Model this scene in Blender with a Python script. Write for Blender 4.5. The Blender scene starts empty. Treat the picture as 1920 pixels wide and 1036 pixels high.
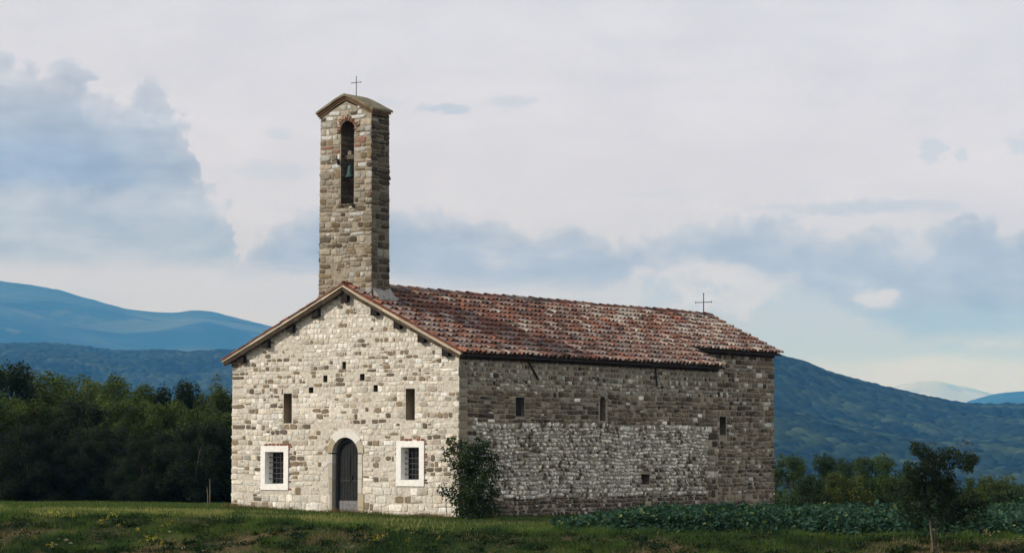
import bpy, math, random
import numpy as np
from mathutils import Vector, Matrix
from mathutils.geometry import tessellate_polygon
rng = np.random.default_rng(7)
random.seed(7)
C = bpy.context.scene.collection
S = bpy.context.scene
R = math.radians

# ------------------------------------------------------------------ camera
F, YAW, PITCH, ROLL = 4862.3, 0.6104, 0.0669, 0.0016
CAM = np.array([49.898, -68.337, 2.0486])
cd = bpy.data.cameras.new('camera'); cam = bpy.data.objects.new('camera', cd); C.objects.link(cam)
cd.sensor_width = 36; cd.lens = F/1920*36; cd.clip_start = .5; cd.clip_end = 80000
fw = np.array([-math.sin(YAW)*math.cos(PITCH), math.cos(YAW)*math.cos(PITCH), math.sin(PITCH)])
rt0 = np.array([math.cos(YAW), math.sin(YAW), 0]); up0 = np.cross(rt0, fw)
rt = rt0*math.cos(ROLL)+up0*math.sin(ROLL); up = -rt0*math.sin(ROLL)+up0*math.cos(ROLL)
cam.matrix_world = Matrix(((rt[0], up[0], -fw[0], CAM[0]), (rt[1], up[1], -fw[1], CAM[1]), (rt[2], up[2], -fw[2], CAM[2]), (0, 0, 0, 1)))
S.camera = cam
FH = np.array([-math.sin(YAW), math.cos(YAW)]); RH = np.array([math.cos(YAW), math.sin(YAW)])   # level forward / right
def spot(px, depth):            # ground-plan point seen at picture column px, at a given distance
    l = (px-960)/F*depth
    return CAM[:2]+FH*depth+RH*l
def zat(py, depth): return CAM[2]+(843.6-py)/F*depth

# ------------------------------------------------------------------ light
S.view_settings.view_transform = 'Standard'; S.view_settings.look = 'None'
S.view_settings.gamma = 1; S.view_settings.exposure = 0.0
S.cycles.use_denoising = True
S.cycles.volume_bounces = 1
S.cycles.max_bounces = 6
SUN = Vector((-.60, -.66, .50)).normalized()
SUN_EL = math.asin(SUN.z); SUN_ROT = math.atan2(SUN.x, SUN.y)
sd = bpy.data.lights.new('sun', 'SUN'); so = bpy.data.objects.new('sun', sd); C.objects.link(so)
sd.energy = 3.1; sd.angle = R(.6); sd.color = (1, .95, .88)
so.rotation_euler = SUN.to_track_quat('Z', 'Y').to_euler(); so.location = (-60, -60, 50)

W = bpy.data.worlds.new('World'); S.world = W; W.use_nodes = True
W.cycles.sampling_method = 'MANUAL'; W.cycles.sample_map_resolution = 256
nt = W.node_tree
class NG:                        # small node-graph helper
    def __init__(s, tree): s.t = tree; s.n = tree.nodes; s.l = tree.links
    def node(s, typ, **k):
        n = s.n.new(typ)
        for a, b in k.items(): setattr(n, a, b)
        return n
    def put(s, sock, v):
        if isinstance(v, bpy.types.NodeSocket): s.l.new(v, sock)
        elif isinstance(v, (tuple, list)) and sock.type == 'RGBA' and len(v) == 3: sock.default_value = (*v, 1)
        else: sock.default_value = v
    def math(s, op, a, b=0., c=0., clamp=False):
        n = s.node('ShaderNodeMath', operation=op, use_clamp=clamp)
        s.put(n.inputs[0], a); s.put(n.inputs[1], b); s.put(n.inputs[2], c); return n.outputs[0]
    def sstep(s, v, a, b, o0=0., o1=1.):
        n = s.node('ShaderNodeMapRange', interpolation_type='SMOOTHSTEP')
        for i, x in enumerate((v, a, b, o0, o1)): s.put(n.inputs[i], x)
        return n.outputs[0]
    def mix(s, f, a, b, blend='MIX'):
        n = s.node('ShaderNodeMix', data_type='RGBA', blend_type=blend)
        s.put(n.inputs[0], f); s.put(n.inputs[6], a); s.put(n.inputs[7], b); return n.outputs[2]
    def noise(s, vec, scale, detail=4., rough=.55, dist=0., col=False):
        n = s.node('ShaderNodeTexNoise')
        if vec is not None: s.put(n.inputs['Vector'], vec)
        n.inputs['Scale'].default_value = scale; n.inputs['Detail'].default_value = detail
        n.inputs['Roughness'].default_value = rough; n.inputs['Distortion'].default_value = dist
        return n.outputs['Color' if col else 'Fac']
    def vec(s, x, y, z=0.):
        n = s.node('ShaderNodeCombineXYZ')
        for i, v in enumerate((x, y, z)): s.put(n.inputs[i], v)
        return n.outputs[0]
    def vscale(s, v, k):
        n = s.node('ShaderNodeVectorMath', operation='MULTIPLY'); s.put(n.inputs[0], v); n.inputs[1].default_value = k
        return n.outputs[0]
    def curve(s, x, pts):        # x already 0..1, values 0..1
        n = s.node('ShaderNodeFloatCurve'); c = n.mapping.curves[0]
        c.points[0].location = pts[0]; c.points[1].location = pts[-1]
        for p in pts[1:-1]: c.points.new(*p)
        n.mapping.update(); s.put(n.inputs['Value'], x); return n.outputs[0]
    def ramp(s, x, pts):
        n = s.node('ShaderNodeValToRGB'); e = n.color_ramp.elements
        e[0].position = pts[0][0]; e[0].color = (*pts[0][1], 1); e[1].position = pts[-1][0]; e[1].color = (*pts[-1][1], 1)
        for p, c in pts[1:-1]: k = e.new(p); k.color = (*c, 1)
        s.put(n.inputs[0], x); return n.outputs[0]
def lin(r, g, b):
    f = lambda v: (v/255/12.92 if v/255 <= .04045 else ((v/255+.055)/1.055)**2.4)
    return (f(r), f(g), f(b))
SKYS = .1
def skyc(r, g, b): return tuple(v/SKYS for v in lin(r, g, b))
g = NG(nt)
bg = nt.nodes['Background']; bg.inputs['Strength'].default_value = SKYS
sky = g.node('ShaderNodeTexSky', sky_type='NISHITA', sun_disc=False, sun_elevation=SUN_EL, sun_rotation=SUN_ROT)
tc = g.node('ShaderNodeTexCoord').outputs['Generated']
nv = g.node('ShaderNodeVectorMath', operation='NORMALIZE'); g.put(nv.inputs[0], tc); D = nv.outputs[0]
def dot(v):
    n = g.node('ShaderNodeVectorMath', operation='DOT_PRODUCT'); g.put(n.inputs[0], D); n.inputs[1].default_value = v; return n.outputs['Value']
dr, df, dz = dot((RH[0], RH[1], 0)), dot((FH[0], FH[1], 0)), dot((0, 0, 1))
az = g.math('ARCTAN2', dr, df)                       # bearing from north-west, radians
hz = g.math('SQRT', g.math('ADD', g.math('MULTIPLY', dr, dr), g.math('MULTIPLY', df, df)))
el = g.math('DIVIDE', dz, g.math('MAXIMUM', hz, .001))
X = g.math('MULTIPLY_ADD', az, F, 960.)              # bearing, in units of 1/4862 radian
Y = g.math('MULTIPLY_ADD', el, -F, 843.6)            # height above the horizon in the same units, downward
V0 = g.vec(g.math('DIVIDE', X, 100.), g.math('DIVIDE', Y, 100.), 7.)
Xw = g.math('MULTIPLY_ADD', g.math('SUBTRACT', g.noise(V0, 1.7, 6., .62), .5), 150., X)
Xn = g.math('DIVIDE', g.math('ADD', Xw, 600.), 3200., clamp=True)
def bound(pts):
    return g.math('MULTIPLY', g.curve(Xn, [((x+600)/3200, y/1000) for x, y in pts]), 1000.)
V = g.vec(g.math('DIVIDE', X, 100.), g.math('DIVIDE', Y, 100.), 0.)
Vw = g.vec(g.math('DIVIDE', X, 260.), g.math('DIVIDE', Y, 90.), 3.)
def cen(n): return g.math('SUBTRACT', n, .5)
def puffs(vec, scale, det=3.):
    n = g.node('ShaderNodeTexVoronoi', feature='F1'); g.put(n.inputs['Vector'], vec); n.inputs['Scale'].default_value = scale
    n.inputs['Detail'].default_value = det; n.inputs['Roughness'].default_value = .55
    return g.math('SUBTRACT', .42, n.outputs['Distance'])
Vd = g.node('ShaderNodeVectorMath', operation='ADD'); g.put(Vd.inputs[0], V); g.put(Vd.inputs[1], g.vscale(g.noise(V, 1.6, 5., .6, 0., True), (.45, .45, 0.))); Vd = Vd.outputs[0]
pf = puffs(Vd, 1.5, 2.); ph = puffs(Vd, .8, 2.)
nb = cen(g.noise(V, 1.1, 7., .6)); ns = cen(g.noise(V, .5, 3., .5)); nw = cen(g.noise(Vw, 1.0, 6., .58, .4)); nf = cen(g.noise(Vw, 2.6, 5., .6))
base0 = g.ramp(g.math('DIVIDE', Y, 900., clamp=True), [(0, skyc(219, 217, 221)), (.33, skyc(221, 218, 222)), (.5, skyc(214, 214, 221)), (.62, skyc(206, 211, 221)), (.74, skyc(208, 212, 221)), (.85, skyc(214, 215, 221)), (1., skyc(200, 210, 220))])
# left cumulus
bm = g.math('MULTIPLY_ADD', nw, .22, g.math('MULTIPLY_ADD', ns, .12, 1.)); base = g.mix(1., base0, g.vec(bm, bm, bm), 'MULTIPLY')
t1 = bound([(-600, 50), (-200, 60), (0, 95), (60, 100), (110, 97), (155, 108), (185, 160), (230, 160), (255, 135), (305, 135), (335, 185), (362, 210), (380, 290), (405, 330), (430, 380), (445, 480), (520, 545), (620, 580), (800, 640), (2600, 700)])
e1 = g.math('MULTIPLY_ADD', pf, 46., g.math('MULTIPLY_ADD', nf, 40., g.math('MULTIPLY_ADD', nb, 100., g.math('SUBTRACT', Y, t1))))
m1 = g.math('MULTIPLY_ADD', g.sstep(e1, -5., 14.), .62, g.math('MULTIPLY', g.sstep(e1, -14., 85.), .38))
m1 = g.math('MULTIPLY', m1, g.sstep(g.math('MULTIPLY_ADD', ns, 80., Y), 525., 470.))
m1 = g.math('MULTIPLY', m1, g.sstep(X, 620., 430.))
dk = g.math('MULTIPLY', g.sstep(g.math('MULTIPLY_ADD', nw, 130., Y), 170., 315.), g.sstep(g.math('MULTIPLY_ADD', nw, 90., Y), 385., 330.))
dk = g.math('MULTIPLY', dk, g.sstep(X, 430., 120., 0., 1.))
nmix = g.math('MULTIPLY_ADD', ph, .35, nw)
c1 = g.mix(g.sstep(nmix, -.12, .14), skyc(186, 191, 199), skyc(211, 213, 217))
c1 = g.mix(g.sstep(g.math('MULTIPLY_ADD', nw, 120., Y), 300., 440.), c1, skyc(184, 193, 207))
c1 = g.mix(dk, c1, skyc(160, 176, 203))
c1 = g.mix(g.sstep(e1, 45., 0., 0., .55), c1, skyc(206, 210, 219))
mott = g.math('MULTIPLY_ADD', nw, .85, g.math('MULTIPLY_ADD', nf, .45, g.math('MULTIPLY_ADD', ph, .16, 1.03)))
motv = g.vec(g.math('POWER', mott, 1.08), mott, g.math('POWER', mott, .88))
c1 = g.mix(1., c1, motv, 'MULTIPLY')
col = g.mix(g.math('MULTIPLY', m1, .95), base, c1)
# long stratus band on the right
t2 = bound([(-600, 700), (380, 520), (470, 440), (560, 375), (650, 352), (760, 366), (860, 378), (930, 395), (1000, 408), (1060, 403), (1130, 420), (1205, 428), (1255, 408), (1320, 402), (1400, 396), (1500, 405), (1570, 418), (1640, 412), (1740, 400), (1830, 392), (1880, 405), (1960, 420), (2600, 420)])
b2 = bound([(-600, 600), (430, 505), (560, 510), (740, 520), (1000, 532), (1150, 540), (1235, 500), (1300, 490), (1390, 510), (1500, 535), (1580, 575), (1680, 615), (1800, 630), (1960, 625), (2600, 620)])
e2 = g.math('MULTIPLY_ADD', pf, 34., g.math('MULTIPLY_ADD', nb, 60., g.math('SUBTRACT', Y, t2)))
f2 = g.math('MULTIPLY_ADD', nw, 120., g.math('SUBTRACT', b2, Y))
m2 = g.math('MULTIPLY', g.math('MULTIPLY', g.math('MULTIPLY_ADD', g.sstep(e2, -4., 16.), .55, g.math('MULTIPLY', g.sstep(e2, -10., 60.), .45)), g.sstep(f2, -22., 24.)), g.sstep(X, 300., 520.))
c2 = g.mix(g.sstep(nmix, -.12, .14), skyc(177, 184, 200), skyc(199, 202, 211))
c2 = g.mix(g.sstep(g.math('SUBTRACT', Y, t2), 20., 120., 0., .55), c2, skyc(167, 177, 203))
c2 = g.mix(1., c2, motv, 'MULTIPLY')
c2 = g.mix(g.math('MULTIPLY', g.sstep(g.math('MULTIPLY_ADD', nf, 60., Y), 560., 600.), g.sstep(X, 1450., 1700.)), c2, skyc(158, 176, 203))
c2 = g.mix(g.sstep(e2, 40., 5., 0., .4), c2, skyc(196, 204, 214))
# broken grey-blue below the band
m3 = g.math('MULTIPLY', g.sstep(g.math('MULTIPLY_ADD', nb, 300., g.math('SUBTRACT', Y, 540.)), -10., 30.), g.sstep(g.math('MULTIPLY_ADD', nw, 40., Y), 690., 660.))
m3 = g.math('MULTIPLY', m3, g.sstep(g.math('MULTIPLY_ADD', nb, 500., X), 1050., 1300.))
patch = g.math('MULTIPLY', m3, g.sstep(nf, .22, .08))
col = g.mix(g.math('MULTIPLY', patch, .95), col, skyc(186, 197, 213))
col = g.mix(g.math('MULTIPLY', m2, .95), col, c2)
VB = g.vec(g.math('DIVIDE', X, 60.), g.math('DIVIDE', Y, 30.), 1.)
nbl = g.noise(VB, 1., 5., .62, 0., True)
sx_ = g.node('ShaderNodeSeparateXYZ'); g.put(sx_.inputs[0], nbl)
XB = g.math('MULTIPLY_ADD', g.math('SUBTRACT', sx_.outputs[0], .5), 110., X); YB = g.math('MULTIPLY_ADD', g.math('SUBTRACT', sx_.outputs[1], .5), 55., Y)
def blob(cx, cy, rx, ry, k, c, rough=1.2):
    global col
    dx = g.math('DIVIDE', g.math('SUBTRACT', XB, float(cx)), float(rx)); dy = g.math('DIVIDE', g.math('SUBTRACT', YB, float(cy)), float(ry))
    d = g.math('ADD', g.math('MULTIPLY', dx, dx), g.math('MULTIPLY', dy, dy))
    d = g.math('MULTIPLY_ADD', nf, rough*2, g.math('MULTIPLY_ADD', nb, rough*2, d))
    col = g.mix(g.math('MULTIPLY', g.sstep(d, 1.3, .1), k), col, c)
blob(1620, 392, 240, 17, .85, skyc(194, 200, 211), .5)
blob(1640, 420, 190, 7, .7, skyc(214, 215, 220), .6)
blob(1640, 562, 46, 22, .8, skyc(216, 218, 224), 1.0)
blob(1350, 520, 80, 26, .6, skyc(214, 216, 223), 1.8)
blob(832, 204, 60, 12, .75, skyc(188, 197, 208), .6)
blob(958, 189, 48, 13, .6, skyc(198, 204, 213), .6)
blob(722, 188, 55, 9, .5, skyc(204, 208, 215), .6)
blob(523, 250, 26, 16, .5, skyc(198, 206, 216), 1.4)
blob(500, 322, 110, 17, .5, skyc(200, 207, 216), .6)
blob(1745, 285, 26, 30, .55, skyc(192, 202, 213), 2.2)
blob(1795, 290, 14, 14, .5, skyc(194, 203, 213), 2.2)
blob(1905, 272, 34, 20, .5, skyc(190, 200, 212), 2.2)
blob(1240, 364, 100, 9, .5, skyc(208, 211, 216), .6)
# the rest of the sky: broken cloud with some blue
clr = g.mix(g.sstep(g.noise(g.vscale(D, (2., 2., 5.)), 1.6, 6., .6), .40, .60), g.mix(.5, sky.outputs[0], skyc(170, 190, 215)), tuple(1.35*v for v in skyc(226, 222, 216)))
col = g.mix(1., col, g.ramp(g.math('DIVIDE', Y, 900., clamp=True), [(0, (.515, .546, .632)), (.25, (.508, .535, .645)), (.5, (.505, .523, .660)), (.66, (.525, .53, .76)), (.85, (.485, .505, .82)), (1., (.48, .50, .88))]), 'MULTIPLY')
col = g.mix(1., col, (2., 2., 2.), 'MULTIPLY')
outside = g.math('MAXIMUM', g.sstep(g.math('ABSOLUTE', az), .26, .5), g.sstep(el, .2, .4))
col = g.mix(outside, g.mix(.05, col, sky.outputs[0]), clr)
g.put(bg.inputs['Color'], col)

# ------------------------------------------------------------------ helpers
def link(o, parent=None):
    C.objects.link(o)
    if parent is not None: o.parent = parent
    return o
def tag(o, label=None, cat=None, group=None, kind=None):
    if label: o['label'] = label
    if cat: o['category'] = cat
    if group: o['group'] = group
    if kind: o['kind'] = kind
    return o
def empty(name, loc, label, cat, group=None, rz=0):
    o = bpy.data.objects.new(name, None); o.location = loc; o.rotation_euler.z = rz; o.empty_display_size = .3
    link(o); return tag(o, label, cat, group)
class MB:                        # mesh collector
    def __init__(s): s.v = []; s.f = []; s.c = []; s.n = 0
    def add(s, verts, faces, col=(.5, .5, .5)):
        verts = np.asarray(verts, float).reshape(-1, 3)
        c = np.asarray(col, float)
        if c.ndim == 1: c = np.tile(c, (len(verts), 1))
        s.v.append(verts); s.c.append(c)
        for fc in faces: s.f.append([i+s.n for i in fc])
        s.n += len(verts)
    def addmany(s, verts, quads, cols):  # verts (N,k,3), quads list of index tuples in k, cols (N,3)
        N, k = verts.shape[:2]
        s.v.append(verts.reshape(-1, 3)); s.c.append(np.repeat(cols, k, axis=0))
        off = s.n+np.arange(N)*k
        for q in quads:
            s.f.extend((off[:, None]+np.array(q)[None, :]).tolist())
        s.n += N*k
    def box(s, a, b, col=(.5, .5, .5)):
        x0, y0, z0 = a; x1, y1, z1 = b
        s.add([(x0, y0, z0), (x1, y0, z0), (x1, y1, z0), (x0, y1, z0), (x0, y0, z1), (x1, y0, z1), (x1, y1, z1), (x0, y1, z1)],
              [(0, 3, 2, 1), (4, 5, 6, 7), (0, 1, 5, 4), (1, 2, 6, 5), (2, 3, 7, 6), (3, 0, 4, 7)], col)
    def prism(s, prof, axis_from, axis_to, col=(.5, .5, .5)):   # prof: 3D points list, extruded by vector
        p = np.asarray(prof, float); d = np.asarray(axis_to, float)-np.asarray(axis_from, float); n = len(p)
        s.add(np.vstack([p, p+d]), [tuple(range(n))[::-1], tuple(range(n, 2*n))]+[(i, (i+1) % n, n+(i+1) % n, n+i) for i in range(n)], col)
    def tube(s, pts, rad, col=(.5, .5, .5), k=8):
        pts = [np.asarray(p, float) for p in pts]; rings = []
        for i, p in enumerate(pts):
            t = pts[min(i+1, len(pts)-1)]-pts[max(i-1, 0)]; t /= np.linalg.norm(t)+1e-9
            a = np.cross(t, (0, 0, 1) if abs(t[2]) < .9 else (1, 0, 0)); a /= np.linalg.norm(a); b = np.cross(t, a)
            r = rad[i] if hasattr(rad, '__len__') else rad
            rings.append([p+r*(a*math.cos(2*math.pi*j/k)+b*math.sin(2*math.pi*j/k)) for j in range(k)])
        n = len(pts)
        fs = [(i*k+j, i*k+(j+1) % k, (i+1)*k+(j+1) % k, (i+1)*k+j) for i in range(n-1) for j in range(k)]
        fs += [tuple(range(k))[::-1], tuple(range((n-1)*k, n*k))]
        s.add(np.array(rings).reshape(-1, 3), fs, col)
    def build(s, name, mat, parent=None, smooth=False, link_it=True):
        me = bpy.data.meshes.new(name); me.from_pydata(np.vstack(s.v).tolist(), [], s.f); 
        at = me.color_attributes.new('Col', 'FLOAT_COLOR', 'POINT')
        cc = np.ones((s.n, 4), np.float32); cc[:, :3] = np.vstack(s.c); at.data.foreach_set('color', cc.ravel())
        if smooth: me.polygons.foreach_set('use_smooth', [True]*len(me.polygons))
        me.materials.append(mat); me.update()
        o = bpy.data.objects.new(name, me)
        if link_it: link(o, parent)
        return o
def tris_object(name, verts, k, cols, mat, parent=None, link_it=True):   # verts (N*k,3): N separate k-gons, cols per vertex
    N = len(verts)//k
    me = bpy.data.meshes.new(name)
    me.vertices.add(N*k); me.loops.add(N*k); me.polygons.add(N)
    me.vertices.foreach_set('co', np.ascontiguousarray(verts, np.float32).ravel())
    me.loops.foreach_set('vertex_index', np.arange(N*k, dtype=np.int32))
    me.polygons.foreach_set('loop_start', np.arange(0, N*k, k, dtype=np.int32))
    at = me.color_attributes.new('Col', 'FLOAT_COLOR', 'POINT')
    cc = np.ones((N*k, 4), np.float32); cc[:, :3] = cols; at.data.foreach_set('color', cc.ravel())
    me.materials.append(mat); me.update(calc_edges=True); me.validate()
    o = bpy.data.objects.new(name, me)
    if link_it: link(o, parent)
    return o
def vnoise(x, y, seed=0):        # smooth value noise, 0..1
    xi = np.floor(x).astype(np.int64); yi = np.floor(y).astype(np.int64); fx = x-xi; fy = y-yi
    fx = fx*fx*(3-2*fx); fy = fy*fy*(3-2*fy)
    def h(a, b):
        n = (a*374761393+b*668265263+seed*982451653) & 0x7fffffff
        n = ((n ^ (n >> 13))*1274126177) & 0x7fffffff
        return ((n ^ (n >> 16)) & 0xffff)/65535.
    return (h(xi, yi)*(1-fx)+h(xi+1, yi)*fx)*(1-fy)+(h(xi, yi+1)*(1-fx)+h(xi+1, yi+1)*fx)*fy
def fbm(x, y, o=4, seed=0):
    x = np.asarray(x, float); y = np.asarray(y, float)
    a = 0; s = 0; w = 1
    for i in range(o): a = a+w*vnoise(x*2**i+i*17.3, y*2**i+i*9.1, seed+i); s += w; w *= .5
    return a/s

# ------------------------------------------------------------------ materials
def mat(name):
    m = bpy.data.materials.new(name); m.use_nodes = True
    gg = NG(m.node_tree); return m, gg, m.node_tree.nodes['Principled BSDF']
def attr_mat(name, rough=.9, tint=None, var=.25, scale=6., bump=.3, bscale=30., spec=.2, stain=None, metal=0.):
    m, gg, b = mat(name)
    a = gg.node('ShaderNodeVertexColor', layer_name='Col').outputs[0]
    pos = gg.node('ShaderNodeNewGeometry').outputs['Position']
    n1 = gg.noise(pos, scale, 5.)
    v = gg.sstep(n1, .25, .75, 1-var, 1+var)
    c = gg.mix(1., a, gg.vec(v, v, v), 'MULTIPLY')
    if stain:
        sc, lo, hi, scol, k = stain
        c = gg.mix(gg.math('MULTIPLY', gg.sstep(gg.noise(pos, sc, 6., .65), lo, hi), k), c, scol)
    gg.put(b.inputs['Base Color'], c); b.inputs['Roughness'].default_value = rough
    b.inputs['Specular IOR Level'].default_value = spec; b.inputs['Metallic'].default_value = metal
    if bump:
        bn = gg.node('ShaderNodeBump'); bn.inputs['Strength'].default_value = bump; bn.inputs['Distance'].default_value = .02
        gg.put(bn.inputs['Height'], gg.noise(pos, bscale, 4., .6)); gg.put(b.inputs['Normal'], bn.outputs[0])
    return m
M_stone = attr_mat('masonry', .93, var=.22, scale=9, bump=.7, bscale=22, spec=.15, stain=(1.1, .52, .75, (.20, .175, .14), .30))
M_tile = attr_mat('roof_clay', .9, var=.35, scale=14, bump=.5, bscale=40, spec=.15, stain=(5., .52, .68, (.045, .04, .036), .75))
M_white = attr_mat('white_render', .85, var=.07, scale=8, bump=.2, bscale=30, spec=.2)
M_wood = attr_mat('weathered_wood', .85, var=.3, scale=12, bump=.4, bscale=40, spec=.2)
M_metal = attr_mat('rusted_iron', .6, var=.3, scale=30, bump=.2, bscale=80, spec=.4, metal=.6)
M_bronze = attr_mat('patinated_bronze', .65, var=.3, scale=20, bump=.2, bscale=60, spec=.3, metal=.3)
M_bark = attr_mat('bark', .95, var=.35, scale=18, bump=.6, bscale=30, spec=.1)
def leaf_mat(name, trans=.25, rough=.6):
    m, gg, b = mat(name)
    a = gg.node('ShaderNodeVertexColor', layer_name='Col').outputs[0]
    oi = gg.node('ShaderNodeObjectInfo').outputs['Random']
    v = gg.math('MULTIPLY_ADD', oi, .3, .85)
    c = gg.mix(1., a, gg.vec(v, v, v), 'MULTIPLY')
    gg.put(b.inputs['Base Color'], c); b.inputs['Roughness'].default_value = rough; b.inputs['Specular IOR Level'].default_value = .07
    t = gg.node('ShaderNodeBsdfTranslucent'); gg.put(t.inputs['Color'], gg.mix(1., c, (1.1, 1.2, .5), 'MULTIPLY'))
    mx = gg.node('ShaderNodeMixShader'); mx.inputs[0].default_value = trans
    gg.l.new(b.outputs[0], mx.inputs[1]); gg.l.new(t.outputs[0], mx.inputs[2])
    gg.l.new(mx.outputs[0], gg.n['Material Output'].inputs[0]); return m
M_leaf = leaf_mat('leaf', .25); M_grass = leaf_mat('grass_blade', .3, .7)
m, gg, b = mat('dark_glass'); b.inputs['Base Color'].default_value = (.012, .014, .018, 1); b.inputs['Roughness'].default_value = .25; M_glass = m

# ------------------------------------------------------------------ terrain
def lip_depth(l):                # distance of the top of the bank, by lateral offset
    return np.interp(l, [-40, -18, -9, -1.5, 4, 18, 40], [84, 80, 76.5, 71, 69.3, 66.8, 65])
def gz(x, y):
    x = np.asarray(x, float); y = np.asarray(y, float)
    dx = x-CAM[0]; dy = y-CAM[1]; d = dx*FH[0]+dy*FH[1]; l = dx*RH[0]+dy*RH[1]
    z = np.zeros_like(d)
    z = z+.006*(-l-3)*np.clip((d-60)/20, 0, 1)*np.clip(1-(d-120)/60, 0, 1)*(np.abs(l) < 60)
    z = z-.16*np.clip((l+10)/8., 0, 1)*np.clip(1-(d-110)/60, 0, 1)
    lp = lip_depth(l); t = np.clip(lp-d, 0, 30)
    z = z-.24*t*t/(t+1.1)
    z = np.maximum(z, -3.4)
    z = z-7.5*np.clip((d-98)/110, 0, 1)**1.1*(d > 98)
    z = z-66*np.clip((d-208)/1600, 0, 1)
    near = np.exp(-np.clip(np.abs(d-72)-14, 0, 99)/6.)
    z = z+near*((fbm(x*.5, y*.5, 4, 3)-.5)*.16+(fbm(x*1.9, y*1.9, 3, 5)-.5)*.10*np.clip((lp-d)/1.5, .15, 1))
    return z
M_ground, gg, b = mat('meadow_soil')
pos = gg.node('ShaderNodeNewGeometry').outputs['Position']
n1 = gg.noise(pos, .35, 6., .6); n2 = gg.noise(pos, 3.5, 5., .6)
c = gg.mix(gg.sstep(n1, .4, .62), (.030, .040, .014), (.095, .066, .038))
c = gg.mix(gg.sstep(n2, .5, .7), c, (.13, .092, .055))
gg.put(b.inputs['Base Color'], c); b.inputs['Roughness'].default_value = .95; b.inputs['Specular IOR Level'].default_value = .1
bn = gg.node('ShaderNodeBump'); bn.inputs['Strength'].default_value = .8; bn.inputs['Distance'].default_value = .06
gg.put(bn.inputs['Height'], gg.noise(pos, 9., 5., .65)); gg.put(b.inputs['Normal'], bn.outputs[0])
def grid_mesh(name, P, mt, col=None):    # P (r,c,3)
    r, c = P.shape[:2]; idx = np.arange(r*c).reshape(r, c)
    q = np.stack([idx[:-1, :-1], idx[:-1, 1:], idx[1:, 1:], idx[1:, :-1]], -1).reshape(-1, 4)
    me = bpy.data.meshes.new(name); n = len(q)
    me.vertices.add(r*c); me.loops.add(n*4); me.polygons.add(n)
    me.vertices.foreach_set('co', np.ascontiguousarray(P, np.float32).ravel())
    me.loops.foreach_set('vertex_index', q.astype(np.int32).ravel())
    me.polygons.foreach_set('loop_start', np.arange(0, n*4, 4, dtype=np.int32))
    me.polygons.foreach_set('use_smooth', np.ones(n, bool))
    if col is not None:
        at = me.color_attributes.new('Col', 'FLOAT_COLOR', 'POINT')
        cc = np.ones((r*c, 4), np.float32); cc[:, :3] = col.reshape(-1, 3); at.data.foreach_set('color', cc.ravel())
    me.materials.append(mt); me.update(calc_edges=True)
    o = bpy.data.objects.new(name, me); link(o); return o
ds = np.concatenate([np.linspace(-4400, -200, 14), np.linspace(-120, 50, 14), np.arange(54, 64, 1.), np.arange(64, 96, .22), np.arange(96, 210, 3.), np.geomspace(215, 32000, 34)])
ls = np.concatenate([-np.geomspace(11900, 60, 18), np.linspace(-50, -32, 9), np.arange(-30, 28, .24), np.linspace(30, 50, 9), np.geomspace(60, 11900, 18)])
DD, LL = np.meshgrid(ds, ls, indexing='ij')
GX = CAM[0]+FH[0]*DD+RH[0]*LL; GY = CAM[1]+FH[1]*DD+RH[1]*LL
ground = grid_mesh('ground', np.stack([GX, GY, gz(GX, GY)], -1), M_ground)
ground.data.flip_normals() if ground.data.polygons[0].normal.z < 0 else None
tag(ground, 'grassy meadow and low bank running to the foot of the hills', None, None, 'structure')

# ------------------------------------------------------------------ hills
def canopy(x, y, cell, seed):
    cx = np.floor(x/cell).astype(np.int64); cy = np.floor(y/cell).astype(np.int64); best = np.zeros_like(x); tone = np.full_like(x, .5)
    for i in (-1, 0, 1):
        for j in (-1, 0, 1):
            a = cx+i; bb = cy+j
            h1 = vnoise(a+.0, bb+.0, seed); h2 = vnoise(a+.0, bb+.0, seed+11); h3 = vnoise(a+.0, bb+.0, seed+23); h4 = vnoise(a+.0, bb+.0, seed+37)
            px = (a+.2+.6*h1)*cell; py = (bb+.2+.6*h2)*cell
            d2 = ((x-px)**2+(y-py)**2)/(cell*(.55+.35*h3))**2
            h = np.sqrt(np.clip(1-d2, 0, 1))*(.6+.6*h3)
            k = h > best; best = np.where(k, h, best); tone = np.where(k, h4, tone)
    return best, tone
def hill_mat(name, c1, c2, c3, s1, s2):
    m, gg, b = mat(name)
    pos = gg.node('ShaderNodeNewGeometry').outputs['Position']
    a = gg.node('ShaderNodeVertexColor', layer_name='Col').outputs[0]
    c = gg.mix(gg.sstep(gg.noise(pos, s1, 6., .6), .38, .62), c1, c2)
    c = gg.mix(gg.sstep(gg.noise(pos, s2, 7., .62, .5), .53, .58), c, c3)
    c = gg.mix(1., c, a, 'MULTIPLY')
    gg.put(b.inputs['Base Color'], c); b.inputs['Roughness'].default_value = 1.; b.inputs['Specular IOR Level'].default_value = .05
    return m
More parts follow.
